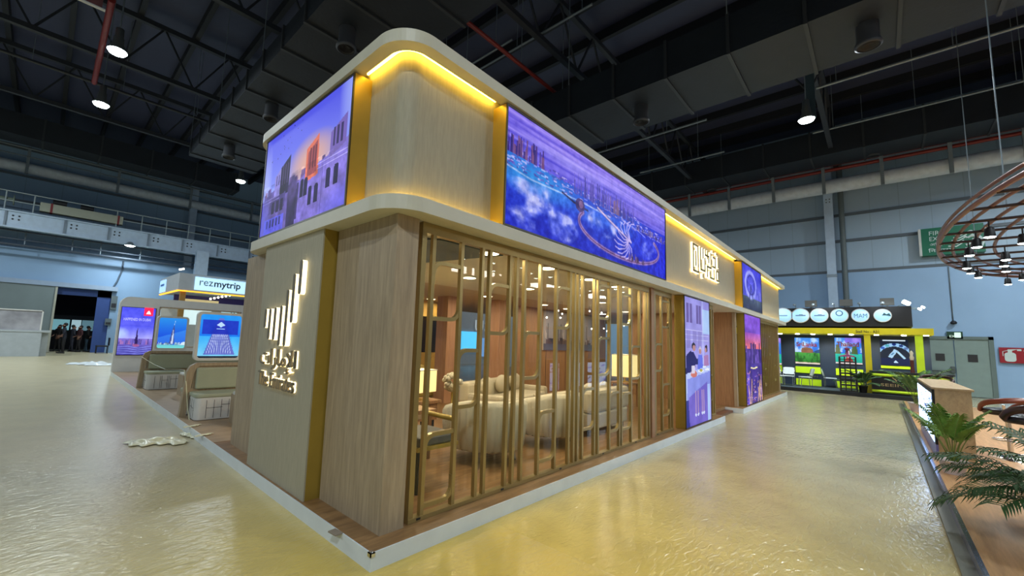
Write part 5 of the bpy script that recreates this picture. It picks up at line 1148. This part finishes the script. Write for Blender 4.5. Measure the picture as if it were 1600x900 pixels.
text('Stall No - A31', .14, FX(XF-.005, GX(1337, 515, XF).y, gz_b+.06), mat('stall_type', (.15, .15, .10), .6), 'lettering', st, width=abs(GX(1337, 515, XF).y-GX(1373, 515, XF).y), height=.11)
# round logo discs
DISC = emit('disc_face', (.62, .80, .92), .75, False)
for i, (x_, tx) in enumerate(((1224, ''), (1250.5, '~~~'), (1280, 'C~'), (1311.5, ''), (1344, 'MAM'), (1379, '')) ):
    c = GX(x_, 493, XF+.36); r = abs(GX(x_+14, 493, XF+.36).y-c.y)
    o = MB().lathe([(.001, .05), (r, .05), (r, 0)], 36).build('logo_disc', DISC, st, fr=FX(XF+.39, c.y, c.z))
    MB().ring([(r*math.cos(t)*1.04, r*math.sin(t)*1.04) for t in np.linspace(0, 2*PI, 37)[:-1]], [(r*math.cos(t)*.93, r*math.sin(t)*.93) for t in np.linspace(0, 2*PI, 37)[:-1]], .0, .06).build('disc_rim', WHITEM, o, fr=FX(XF+.39, c.y, c.z))
    if i == 4: text('MAM', .2, FX(XF+.335, c.y+.2, c.z-.1), mat('logo_teal', (.25, .42, .50), .5), 'lettering', o, width=.42, height=.18)
    elif i == 5: MB().prism([(-.02, 0), (.05, .12), (.12, .05), (.2, .1), (.26, -.04), (.1, .0)], 0, .004).build('logo_mark', mat('logo_green', (.10, .30, .32), .5), o, fr=FX(XF+.335, c.y, c.z))
    elif i in (1, 2): MB().box(-.18, -.02, 0, .2, .015, .004).box(-.05, .03, 0, .1, .05, .004).build('logo_mark', mat('logo_dark', (.18, .25, .35), .5), o, fr=FX(XF+.335, c.y, c.z))
    elif i == 3: MB().ring([(.13*math.cos(t), .1+.13*math.sin(t)) for t in np.linspace(0, 2*PI, 20)[:-1]], [(.09*math.cos(t), .1+.09*math.sin(t)) for t in np.linspace(0, 2*PI, 20)[:-1]], 0, .004).build('logo_mark', mat('logo_teal', (.25,.42,.5), .5), o, fr=FX(XF+.335, c.y, c.z))
    else: MB().box(-.16, -.02, 0, .16, .01, .004).build('logo_mark', mat('logo_dark', (.18, .25, .35), .5), o, fr=FX(XF+.335, c.y, c.z))
# arm lights on top and flood boxes
al = thing('arm_spotlight', 'small arm spotlight on the header of the black stand', 'spotlight', (0, 0, 0), group='arm spotlights on the black stand header')
MB().tube([(0, 0, 0), (0, 0, .12), (-.35, 0, .16)], .015, 6).build('arm', GALV, al); MB().lathe([(.03, 0), (.06, -.02), (.06, -.08)], 12, (-.38, 0, .18)).build('head', GALV, al)
for i, (x_, y_) in enumerate(((1243, 478), (1272, 477), (1303, 477), (1343, 477), (1379, 476))):
    p = GX(x_, y_, XF+.5); p.z = hz1
    lb_ = 'small arm spotlight on the black header, %s from the left' % ('first', 'second', 'third', 'fourth', 'fifth')[i]
    if i == 0: al.location = p; al['label'] = lb_
    else: dup(al, p, 0, lb_)
fl_ = thing('flood_box', 'grey flood lamp box on top of the black stand, leftmost', 'flood lamp', (0, 0, 0), group='flood lamps above the black stand')
MB().box(-.1, -.22, 0, .1, .22, .3).build('case', mat('flood_grey', (.42, .42, .40), .5), fl_); MB().box(-.02, -.04, -.1, .02, .04, 0).build('foot', GALV, fl_)
for i, x_ in enumerate((1267, 1322, 1386)):
    p = GX(x_, 473, XF+1.0); p.z = hz1+.1
    if i == 0: fl_.location = p
    else: dup(fl_, p, 0, 'grey flood lamp box on top of the black stand, '+('middle', 'rightmost')[i-1])
for i, (x_, y_, lab) in enumerate(((1416, 473, 'bright lit spotlight at the right end of the black header'), (1437, 483, 'left of two small lit spotlights beyond the black header'), (1442, 480, 'right of two small lit spotlights beyond the black header'))):
    p = GX(x_, y_, XF+.9); t_ = thing('stand_spotlight', lab, 'spotlight', p); s_ = .13 if i == 0 else .06
    MB().prism(rrect(-s_, -s_*.6, s_, s_*.6, s_*.3), 0, .05).build('lens', L_COOL, t_, fr=FX(p.x, p.y, p.z) @ Matrix.Rotation(-.6, 4, 'Z')); MB().box(p.x+.01, p.y-s_, p.z-s_*.6, p.x+.12, p.y+s_, p.z+s_*.6).build('case', DARKM, t_)
    MB().tube([(p.x+.1, p.y, p.z), (p.x+.1, p.y+.45, hz1-.05)], .015, 5).build('arm', GALV, t_)
for i, x_ in enumerate((1219, 1246, 1270, 1297, 1330, 1369, 1412, 1447)):
    p = GX(x_, 521, XF+.25); p.z = gz_b; b = MB().lathe([(.075, 0), (.075, -.03), (.001, -.04)], 14, p); o = b.build('beam_downlight', L_COOL, st)
    if i in (1, 3, 5, 7):
        ld = bpy.data.lights.new('beam_light', 'SPOT'); ld.energy = 110; ld.spot_size = 2.2; ld.spot_blend = .6; ld.color = (.86, .96, 1); ld.shadow_soft_size = .08
        lo = bpy.data.objects.new('beam_light', ld); COL.objects.link(lo); lo.location = p-Vector((0, 0, .1)); lo.rotation_euler = (0, math.radians(-25), 0)
for i in range(3):
    ld = bpy.data.lights.new('header_light', 'SPOT'); ld.energy = 60; ld.spot_size = 1.8; ld.spot_blend = .7; ld.color = (.85, .95, 1); ld.shadow_soft_size = .1
    lo = bpy.data.objects.new('header_light', ld); COL.objects.link(lo); lo.location = (XF-.5, 1.0-2.0*i, hz1+.5); lo.rotation_euler = (0, math.radians(-35), 0)
# destination posters
def dest(title, kind):
    p = Pic(46, 56, (.35, .62, .95), (.14, .40, .88)); n = p.noise((5, 4), 2+len(title)); p.put(np.clip((n-.5)*6, 0, 1)*(p.V > .45), (.85, .92, 1), .8)
    if kind == 0:
        p.grad(0, .45, (.15, .50, .15), (.35, .68, .30)); p.poly([(.25,.42),(.28,.6),(.4,.64),(.62,.63),(.74,.55),(.76,.42)], (.60, .42, .30)); p.rect(.3, .55, .7, .58, (.42,.28,.2), .7); p.poly([(.7,.45),(1,.58),(1,.42)], (.20,.35,.55))
        p.rect(0, 0, 1, .08, (.82,.72,.55)); p.put(np.clip((p.noise((10, 8), 9)-.5)*5, 0, 1)*(p.V < .42), (.10, .34, .10), .7); p.rect(0, 0, 1, .045, (.9,.85,.8))
    else:
        p.rect(.4, .8, 1, 1, (.62, .42, .90), .7); p.grad(0, .40, (.10, .66, .58), (.20, .80, .72)); p.poly([(0,.38),(.05,.72),(.16,.74),(.22,.38)], (.42,.46,.30)); p.poly([(.6,.38),(.66,.66),(.82,.7),(.86,.38)], (.34,.44,.26)); p.poly([(.36,.38),(.44,.6),(.56,.6),(.6,.38)], (.3,.5,.28))
        p.poly([(.3,.0),(.44,.3),(.56,.3),(.74,.0)], (.66,.28,.24)); p.rect(.45, .25, .55, .5, (.9, .82, .9)); p.rect(0, 0, 1, .05, (.9,.85,.85))
    p.c += ((n-.5)*.15)[..., None]; return p
for i, (xa, xb, ttl) in enumerate(((1170, 1221, ''), (1242, 1281, 'SriLanka'), (1304.5, 1347, 'Thailand'))):
    a, c_ = GX(xa, 550, XB-.04), GX(xb, 550, XB-.04); za, zb_ = GX(xb, 570, XB-.04).z, GX(xb, 528, XB-.04).z; W = a.y-c_.y
    t_ = lit_screen('destination_poster', ('lit poster of a beach half hidden behind the gold bars on the black stand', 'lit SriLanka poster of a rock above green forest', 'lit Thailand poster of green lagoon and cliffs')[i], 'poster', FX(XB-.06, a.y, za), W, zb_-za, .03, dest(ttl, i != 1), side=WHITEM, bez=.01, m=SCRL)
    if ttl: text(ttl, .2, FX(XB-.075, a.y-.08, za+(zb_-za)*.66), mat('poster_title_red', (.62, .12, .18), .5), 'lettering', t_, width=W*.82, height=.22, bold=.006)
    for (f1, f2) in ((GX(1262, 573, XB-.03).z, GX(1262, 583, XB-.03).z), (GX(1262, 592, XB-.03).z, GX(1262, 602, XB-.03).z)):
        MB().box(XB-.05, c_.y, f2, XB-.0, a.y, f1).build('yellow_panel', LIME, st)
    if i: text('SEEIN', .1, FX(XB-.03, c_.y+W*.55, GX(1262, 590, XB).z+.04), mat('type_gold', (.55, .50, .36), .5), 'lettering', st, width=W*.42, height=.07)
# card poster above the counter
def pic_card():
    p = Pic(48, 44, (.10, .14, .22), (.16, .22, .30)); p.ell(.5, .35, .62, .50, (.62, .80, .95)); p.ell(.5, .30, .56, .42, (.10, .14, .22)); p.rect(0, 0, 1, .28, (.08, .14, .32))
    for a, cc in ((-.4, (.2,.4,.75)), (-.24, (.35,.7,.75)), (0, (.12,.22,.5)), (.24, (.15,.25,.5)), (.4, (.4,.5,.7))): p.ell(.5+a, .80-a*a*.9, .075, .05, cc)
    p.poly([(.26,.32),(.5,.62),(.62,.56),(.4,.26)], (.70, .84, .94)); p.poly([(.58,.50),(.64,.55),(.88,.28),(.82,.24)], (.72, .86, .94)); p.poly([(.36,.4),(.44,.5),(.5,.47),(.42,.37)], (.4,.6,.75)); p.rect(.1, .93, .9, .975, (.86, .92, .96)); p.poly([(.45,.1),(.52,.2),(.6,.1)], (.8,.9,1)); return p
a, c_ = GX(1375, 550, XB-.04), GX(1421, 550, XB-.04); za, zb_ = GX(1398, 571, XB-.04).z, GX(1398, 530, XB-.04).z
lit_screen('service_poster', 'dark blue lit poster with a bank card under an arc of round icons', 'poster', FX(XB-.06, a.y, za), a.y-c_.y, zb_-za, .03, pic_card(), side=NAVY, bez=.01, m=SCRL)
MB().box(XB-.05, c_.y, GX(1398, 576, XB).z, XB, a.y, GX(1398, 572, XB).z).build('yellow_panel', LIME, st)
# counter
cy0, cy1 = GX(1362, 600, XF-.1).y, -4.75
co = thing('reception_counter', 'black counter with two yellow stripes and gold SEEIN lettering', 'counter', (XF+.2, (cy0+cy1)/2, .16))
CT = GX(1364, 579, XF-.1).z
MB().box(XF-.1, cy1, .16, XF+.5, cy0, CT-.06).build('counter_body', mat('counter_black', (.06, .055, .06), .35), co); MB().box(XF-.16, cy1-.05, CT-.06, XF+.55, cy0+.05, CT).build('counter_top', mat('counter_top_dark', (.12, .14, .16), .3), co)
for zc in (GX(1364, 585, XF-.1).z, GX(1364, 610, XF-.1).z): MB().tube([(XF-.13, cy0, zc), (XF-.13, cy1, zc)], .055, 10).build('yellow_stripe', LIME, co)
GT = mat('gold_type', (.66, .58, .42), .4, metal=.3)
text('SEEIN', .3, FX(XF-.105, GX(1376, 600, XF-.1).y, GX(1390, 604, XF-.1).z), GT, 'lettering', co, width=GX(1376, 600, XF-.1).y-GX(1412, 600, XF-.1).y, height=.11)
text('S', .3, FX(XF-.105, GX(1394, 595, XF-.1).y, GX(1396, 598, XF-.1).z), GT, 'emblem', co, width=.14, height=.28)
# white folding chairs
def fchair():
    t = thing('cafe_chair', 'white plastic chair facing the aisle on the black stand', 'chair', (0, 0, 0))
    MB().prism(rrect(-.22, -.22, .22, .22, .06), .43, .46).build('seat', WHITE, t); MB().prism(rrect(-.23, 0, .23, .34, .1), -.012, .012).build('backrest', WHITE, t, fr=frame((0, .23, .52), (1, 0, 0), (0, .25, .968)))
    for s in (-1, 1):
        MB().tube([(s*.2, .2, 0), (s*.22, .2, .44), (s*.22, .3, .84)], .014, 6).build('leg', CHROME, t); MB().tube([(s*.2, -.22, 0), (s*.2, -.18, .44)], .014, 6).build('leg', CHROME, t)
    return t
fc = fchair(); 
for i, (x_, y_, rz, lab) in enumerate(((1232, 602, -90, None), (1259, 604, 180+20, 'white chair seen side on by the left poster of the black stand'), (1301, 604, 10, 'white chair seen from the side before the Thailand poster'), (1216, 601, -60, 'white chair half hidden behind the end of the gold bar screen'), (1332, 606, -170, 'white chair behind the dark tower model on the black stand'))):
    p = GZ(x_, y_, .16); p.x = min(max(p.x, XF+.1), XB-.5)
    if i == 0: fc.location = p; fc.rotation_euler.z = math.radians(rz)
    else: dup(fc, p, math.radians(rz), lab)
q = GX(1350, 594, XF+.3); t_ = thing('round_table', 'small white round table beside the potted palm on the black stand', 'table', (q.x, q.y, .16))
MB().lathe([(.001, 0), (.36, 0), (.36, -.03), (.001, -.03)], 24, (q.x, q.y, .76)).build('top', WHITE, t_); MB().tube([(q.x, q.y, .18), (q.x, q.y, .74)], .03).build('stem', CHROME, t_); MB().lathe([(.2, 0), (.18, .03), (.001, .04)], 20, (q.x, q.y, .16)).build('foot', CHROME, t_)
# tower model
q = GX(1327, 612, XF-.1); tm = thing('tower_model', 'dark lattice tower model with a purple figure on top before the Thailand poster', 'model', (q.x, q.y, .16)); b = MB(); w_ = .26; hh = .34
for k in range(6):
    z = .16+k*hh*.72
    for s in (-1, 1):
        for u in (-1, 1): b.tube([(q.x+s*w_*.8, q.y+u*w_, z), (q.x+s*w_*.8, q.y+u*w_, z+hh*.72)], .03, 4)
    for u in (-1, -.33, .33, 1): b.box(q.x-w_*.8, q.y+u*w_-.02, z, q.x-w_*.75, q.y+u*w_+.02, z+hh*.72)
    b.box(q.x-w_*.85, q.y-w_, z, q.x+w_*.85, q.y+w_, z+.05); b.box(q.x-w_*.82, q.y-w_, z+.12, q.x-w_*.76, q.y+w_, z+.15)
b.build('lattice', mat('model_dark', (.07, .06, .08), .5), tm); zt = .16+6*hh*.72
MB().lathe([(w_*1.0, 0), (w_*.9, .05), (.05, .1), (.04, .28), (.10, .34), (.001, .42)], 12, (q.x, q.y, zt)).build('finial', mat('model_purple', (.48, .16, .34), .5), tm)
q = GX(1425, 566, XF-.0); fg = thing('totem_figure', 'slim carved figure in dark and white standing on the black counter', 'figurine', (q.x, q.y, CT))
MB().lathe([(.07, 0), (.06, .1), (.045, .3), (.06, .4), (.05, .5)], 12, (q.x, q.y, CT)).build('body', mat('figure_maroon', (.32, .12, .10), .4), fg); MB().lathe([(.05, .5), (.07, .6), (.04, .68), (.06, .78), (.03, .85), (.001, .88)], 12, (q.x, q.y, CT)).build('head', mat('figure_pale', (.82, .76, .66), .4), fg)

# ============================================================ RIGHT PLATFORM
rp = thing('side_platform', 'wooden platform with metal edge along the right side of the aisle', 'platform', (11, -9, 0))
MB().box(-1.0, -15, 0, 20.2, -3.33, .12).build('deck', DECK2, rp)
MB().box(-1.0, -3.33, 0, 20.2, -3.295, .122).build('metal_edge', mat('edge_aluminium', (.50, .52, .62), .22, metal=.8), rp); MB().box(-1, -3.295, 0, 20.2, -3.2, .03).build('floor_strip', mat('grey_floor_strip', (.40, .40, .34), .5), rp)
# wooden counter with LED face
wc = thing('bar_counter', 'pale wood counter with a bright LED face on the aisle side', 'counter', (10, -3.6, .12))
WCM = wood('counter_wood', (.66, .56, .42), (.76, .66, .50), .45, (2, 9, 6))
cx0, cx1, cyA, cyB, ct = 8.25, 12.0, -3.80, -3.38, 1.235
MB().box(cx0, cyA, .12, cx1, cyB-.03, ct).build('counter_body', WCM, wc); MB().box(cx0-.02, cyA-.03, ct, cx1, cyB-.0, ct+.03).build('counter_top', WCM, wc)
def pic_led():
    p = Pic(90, 30, (.75, .86, 1.0), (.70, .82, 1)); r = random.Random(6)
    for i in range(46):
        x = r.uniform(0, 1); y = r.uniform(0, 1); p.line([(x, y), (x+r.uniform(.03, .1), y-r.uniform(.02, .12))], .02, r.choice([(.05,.10,.40),(.02,.04,.2),(.15,.35,.9),(1,1,1)]), .9, 3)
    return p
panel_grid(pic_led(), 'led_face', screenmat('led_picture', 4.5), frame((cx1, cyB+.005, .38), (-1, 0, 0), (0, 0, 1)), cx1-cx0-.1, .78, wc)
MB().box(cx0+.0, cyB-.03, .12, cx1, cyB, .36).build('kick_panel', mat('kick_purple', (.45, .45, .72), .3), wc); MB().box(cx0, cyB-.03, .36, cx1, cyB, ct).build('led_backing', BLACK, wc)
def palm(lab, x, y, z0, mt, pot_r, pot_h, nf, L, seed, pot_mat, base_h=.0, spread=1.0, leaf=.16, n_stem=5, lw=.011, th=None, drop=1.0, elm=None, k0=5):
    r = random.Random(seed); t = thing('potted_palm', lab, 'plant', (x, y, z0))
    if pot_r:
        MB().lathe([(pot_r*.72, 0), (pot_r, pot_h*.9), (pot_r*1.08, pot_h*.9), (pot_r*1.08, pot_h), (pot_r*.95, pot_h), (pot_r*.9, pot_h*.7)], 28, (x, y, z0)).lathe([(.001, .0), (pot_r*.72, 0)], 28, (x, y, z0)).build('pot', pot_mat, t); MB().lathe([(.001, pot_h*.82), (pot_r*.93, pot_h*.82)], 24, (x, y, z0)).build('soil', SOIL, t)
    o_ = Vector((x, y, z0+pot_h*.8)); st_ = MB(); lv = MB()
    for f in range(nf):
        a = 2*PI*f/nf+r.uniform(-.3, .3); 
        if th is not None: a = th[0]+(th[1]-th[0])*r.random()
        el = r.uniform(.9, 1.5) if f % 3 else r.uniform(.5, .9); l = L*r.uniform(.7, 1.05); el = r.uniform(*elm) if elm else el; d0 = Vector((math.cos(a)*math.cos(el), math.sin(a)*math.cos(el), math.sin(el)))
        P = [o_+Vector((math.cos(a), math.sin(a), 0))*r.uniform(0, pot_r*.4 if pot_r else .05)]; d = d0.copy(); nseg = 16
        for k in range(nseg):
            P.append(P[-1]+d*(l/nseg)); d = (d+Vector((math.cos(a)*.05*spread, math.sin(a)*.05*spread, -.115*drop*(k/nseg+.1)*(1.6-math.sin(el))*spread))).normalized()
        st_.tube(P, .008, 5, .002)
        for k in range(k0, nseg+1):
            p = P[k]; tg = (P[k]-P[k-1]).normalized(); sd_ = tg.cross(Vector((0, 0, 1))).normalized(); upn = sd_.cross(tg).normalized()
            for j in (0, .5):
                p2 = p-(P[k]-P[k-1])*j
                for s in (-1, 1):
                    ll = leaf*(1.15-abs((k-nseg*.6)/nseg)*1.5)*r.uniform(.85, 1.1); ll = max(ll, leaf*.3)
                    dv = (sd_*s*.8+tg*.75+upn*.25).normalized(); wv = upn.cross(dv).normalized() if upn.cross(dv).length > .01 else tg; wv = (tg*.8-sd_*s*.5).normalized()
                    q0 = p2; q1 = p2+dv*ll*.45+upn*.01; q2 = p2+dv*ll*.8-Vector((0, 0, ll*.16)); q3 = p2+dv*ll-Vector((0, 0, ll*.42)); ww = lw
                    lv.add([q0-wv*ww*.3, q0+wv*ww*.3, q1+wv*ww, q1-wv*ww, q2+wv*ww*.7, q2-wv*ww*.7, q3], [(0, 1, 2, 3), (3, 2, 4, 5), (5, 4, 6)], False)
    st_.build('stems', STEM, t); o = lv.build('fronds', mt, t); s_ = o.modifiers.new('th', 'SOLIDIFY'); s_.thickness = .0015
    return t
WPOT = mat('white_plastic_pot', (.84, .80, .80), .35)
palm('potted areca palm in a white pot beside the LED counter', 7.3, -3.48, .12, LEAF, .145, .19, 13, .84, 3, WPOT, spread=.7, leaf=.18, lw=.012, elm=(1.3, 1.53), k0=8)
p = GZ(1427, 642, .12); palm('potted palm in a white pot beyond the LED counter', p.x, p.y-.1, .12, LEAFM, .2, .25, 12, 1.3, 9, WPOT, spread=1.0, leaf=.26, lw=.014, elm=(1.25, 1.5), k0=8)
p = GX(1349, 612, XF-.15); palm('small dark potted palm on the black stand by the yellow post', p.x, p.y, .16, LEAFD, .15, .3, 14, .95, 12, BLACK, spread=1.0, leaf=.22, lw=.016)
palm('large dark leaved palm in the right foreground reaching into the picture', 4.68, -4.10, .12, LEAFD, .17, .22, 36, 1.0, 21, WPOT, spread=1.3, leaf=.30, lw=.0105, k0=6)
# bar chairs
def barchair(lea):
    t = thing('bar_chair', 'dark horseshoe backed chair with chrome column, nearest', 'chair', (0, 0, 0)); S = .66
    MB().lathe([(.001, .0), (.24, .0), (.26, .03), (.25, .07), (.22, .09), (.001, .095)], 28, (0, 0, S)).build('seat', DARKLEA, t)
    P = [(.27*math.cos(a), .27*math.sin(a), S+.05+.20*math.sin((a-math.radians(-40))/math.radians(260)*PI)**.6) for a in np.linspace(math.radians(-40), math.radians(220), 22)]
    MB().tube(P, .038, 10, flat=(.75, 1.2)).build('horseshoe_back', lea, t)
    MB().tube([(0, 0, .03), (0, 0, S)], .03, 12).build('column', CHROME, t); MB().lathe([(.24, 0), (.23, .02), (.04, .05), (.001, .05)], 28).build('foot', CHROME, t)
    for s in (-1, 1): MB().tube([(s*.2, .18, S+.04), (s*.22, .19, S+.17)], .018, 8).build('back_support', CHROME, t)
    MB().tube([(.17*math.cos(a), .17*math.sin(a), .28) for a in np.linspace(0, 2*PI, 20)], .012, 6).build('footrest_ring', CHROME, t); return t
bc = barchair(LEATHER); p = GZ(1622, 664, .90); bc.location = (p.x, p.y, .12); bc.rotation_euler.z = 2.6; bc.scale = (1.2, 1.2, 1.18)
p = GZ(1574, 648, .84)
c2 = dup(bc, (p.x, p.y, .12), 2.2, 'chestnut backed bar chair behind the nearest one', 1.08)
for ch_ in c2.children:
    if ch_.name.startswith('horseshoe'): ch_.data = ch_.data.copy(); ch_.data.materials[0] = REDLEA
p = GZ(1464, 602, .94); dup(bc, (p.x, p.y, .12), -1.5, 'bar chair behind the far end of the wooden counter')
# upholstered armchair with jacket
p = GZ(1592, 640, .12); ac = thing('lounge_armchair', 'taupe armchair at the right edge with a navy jacket thrown over it', 'armchair', (13.2, -6.6, .12))
TAU = mat('taupe_fabric', (.56, .50, .42), .85); ax, ay = 13.0, -6.5
MB().prism(rrect(ax-.45, ay-.55, ax+.45, ay+.55, .2), .25, .55).build('seat_base', TAU, ac, bevel=.05); MB().prism(rrect(ax+.2, ay-.6, ax+.5, ay+.6, .14), .5, 1.08).build('backrest', TAU, ac, bevel=.08)
for s in (-1, 1): MB().prism(rrect(ax-.4, ay+s*.5-.12, ax+.45, ay+s*.5+.12, .1), .5, .82).build('arm', TAU, ac, bevel=.05)
for sx in (-.3, .3):
    for sy in (-.4, .4): MB().tube([(ax+sx, ay+sy, .12), (ax+sx, ay+sy, .26)], .025).build('leg', DARKM, ac)
M_ = Matrix.Translation((ax-.1, ay+.45, .86)); nx, ny = 18, 14; vs = []; rr = random.Random(5)
for i in range(nx+1):
    for j in range(ny+1):
        u, v = i/nx-.5, j/ny-.5; vs.append((ax+.05+u*.8, ay+.5+v*.75, .86+.14*math.exp(-(u*3)**2)+.05*math.sin(i*.9+j*.5)-.25*max(0, abs(v)-.3)+rr.uniform(0, .02)))
b = MB().add(vs, [(i*(ny+1)+j, (i+1)*(ny+1)+j, (i+1)*(ny+1)+j+1, i*(ny+1)+j+1) for i in range(nx) for j in range(ny)], True); o = b.build('jacket', mat('navy_jacket', (.12, .15, .26), .8, var=.3, vs=8), None, 'navy patterned jacket thrown over the taupe armchair', 'jacket'); s_ = o.modifiers.new('th', 'SOLIDIFY'); s_.thickness = .03

# oval lamp frame hanging over the right platform
rg = thing('hanging_lamp_frame', 'large oval copper tube frame hanging at the right over the wooden platform', 'light frame', (12.4, -7.4, 4.5))
OC = (12.4, -7.4); OA, OB, OZ = 8.4, 3.45, 4.5
for k, (s, dz) in enumerate(((1.0, 0), (.93, .0), (.84, .0), (.74, .0))):
    P = [(OC[0]+OA*s*math.cos(t), OC[1]+OB*s*math.sin(t), OZ+dz) for t in np.linspace(0, 2*PI, 97)]; MB().tube(P, .045 if k == 0 else .032, 8, caps=False).build('oval_tube', COPPER, rg)
MB().tube([(OC[0]+OA*math.cos(t), OC[1]+OB*math.sin(t), OZ+.14) for t in np.linspace(0, 2*PI, 97)], .03, 8, caps=False).build('oval_tube', COPPER, rg)
for a in np.linspace(.3, 2*PI+.3, 9)[:-1]:
    x, y = OC[0]+OA*.84*math.cos(a), OC[1]+OB*.84*math.sin(a); MB().tube([(x, y, OZ), (x, y, 14.5)], .012, 4).build('suspension_cable', GALV, rg)
sl = thing('track_spotlight', 'black track spotlight hanging from the oval copper frame', 'spotlight', (0, 0, 0), group='black spotlights hanging from the oval copper frame')
MB().tube([(0, 0, 0), (0, 0, -.12)], .012, 6).build('stem', BLACK, sl); MB().lathe([(.001, -.12), (.05, -.12), (.065, -.15), (.08, -.32)], 14).build('head', BLACK, sl); MB().lathe([(.08, -.32), (.06, -.335), (.001, -.345)], 14).build('lens', L_COOL, sl)
first = True; k = 0
for x in np.arange(6.6, 20.2, 1.05):
    yy = OB*math.sqrt(max(0, 1-((x-OC[0])/OA)**2)); MB().tube([(x, OC[1]-yy, OZ-.03), (x, OC[1]+yy, OZ-.03)], .028, 6).build('cross_bar', mat('dark_bar', (.20, .15, .14), .4, metal=.4), rg)
    n_ = int(yy/.62)
    for j in range(n_):
        y = OC[1]+yy-.45-j*.62
        if y < -7.6 or (k+j) % 4 == 3: continue
        ORD = ('first', 'second', 'third', 'fourth', 'fifth', 'sixth', 'seventh', 'eighth', 'ninth', 'tenth', 'eleventh', 'twelfth', 'thirteenth', 'fourteenth')
        lb_ = 'black track spotlight, %s from the aisle on the %s cross bar' % (ORD[j], ORD[k])
        if first: sl.location = (x, y, OZ-.05); sl['label'] = lb_; first = False
        else: dup(sl, (x, y, OZ-.05), rr.uniform(0, 6), lb_)
    k += 1
for x in (8, 12, 16):
    ld = bpy.data.lights.new('frame_light', 'AREA'); ld.shape = 'RECTANGLE'; ld.size = 2; ld.size_y = 1; ld.energy = 130; ld.color = (1, .93, .84)
    lo = bpy.data.objects.new('frame_light', ld); COL.objects.link(lo); lo.location = (x, -6.2, OZ-.5)
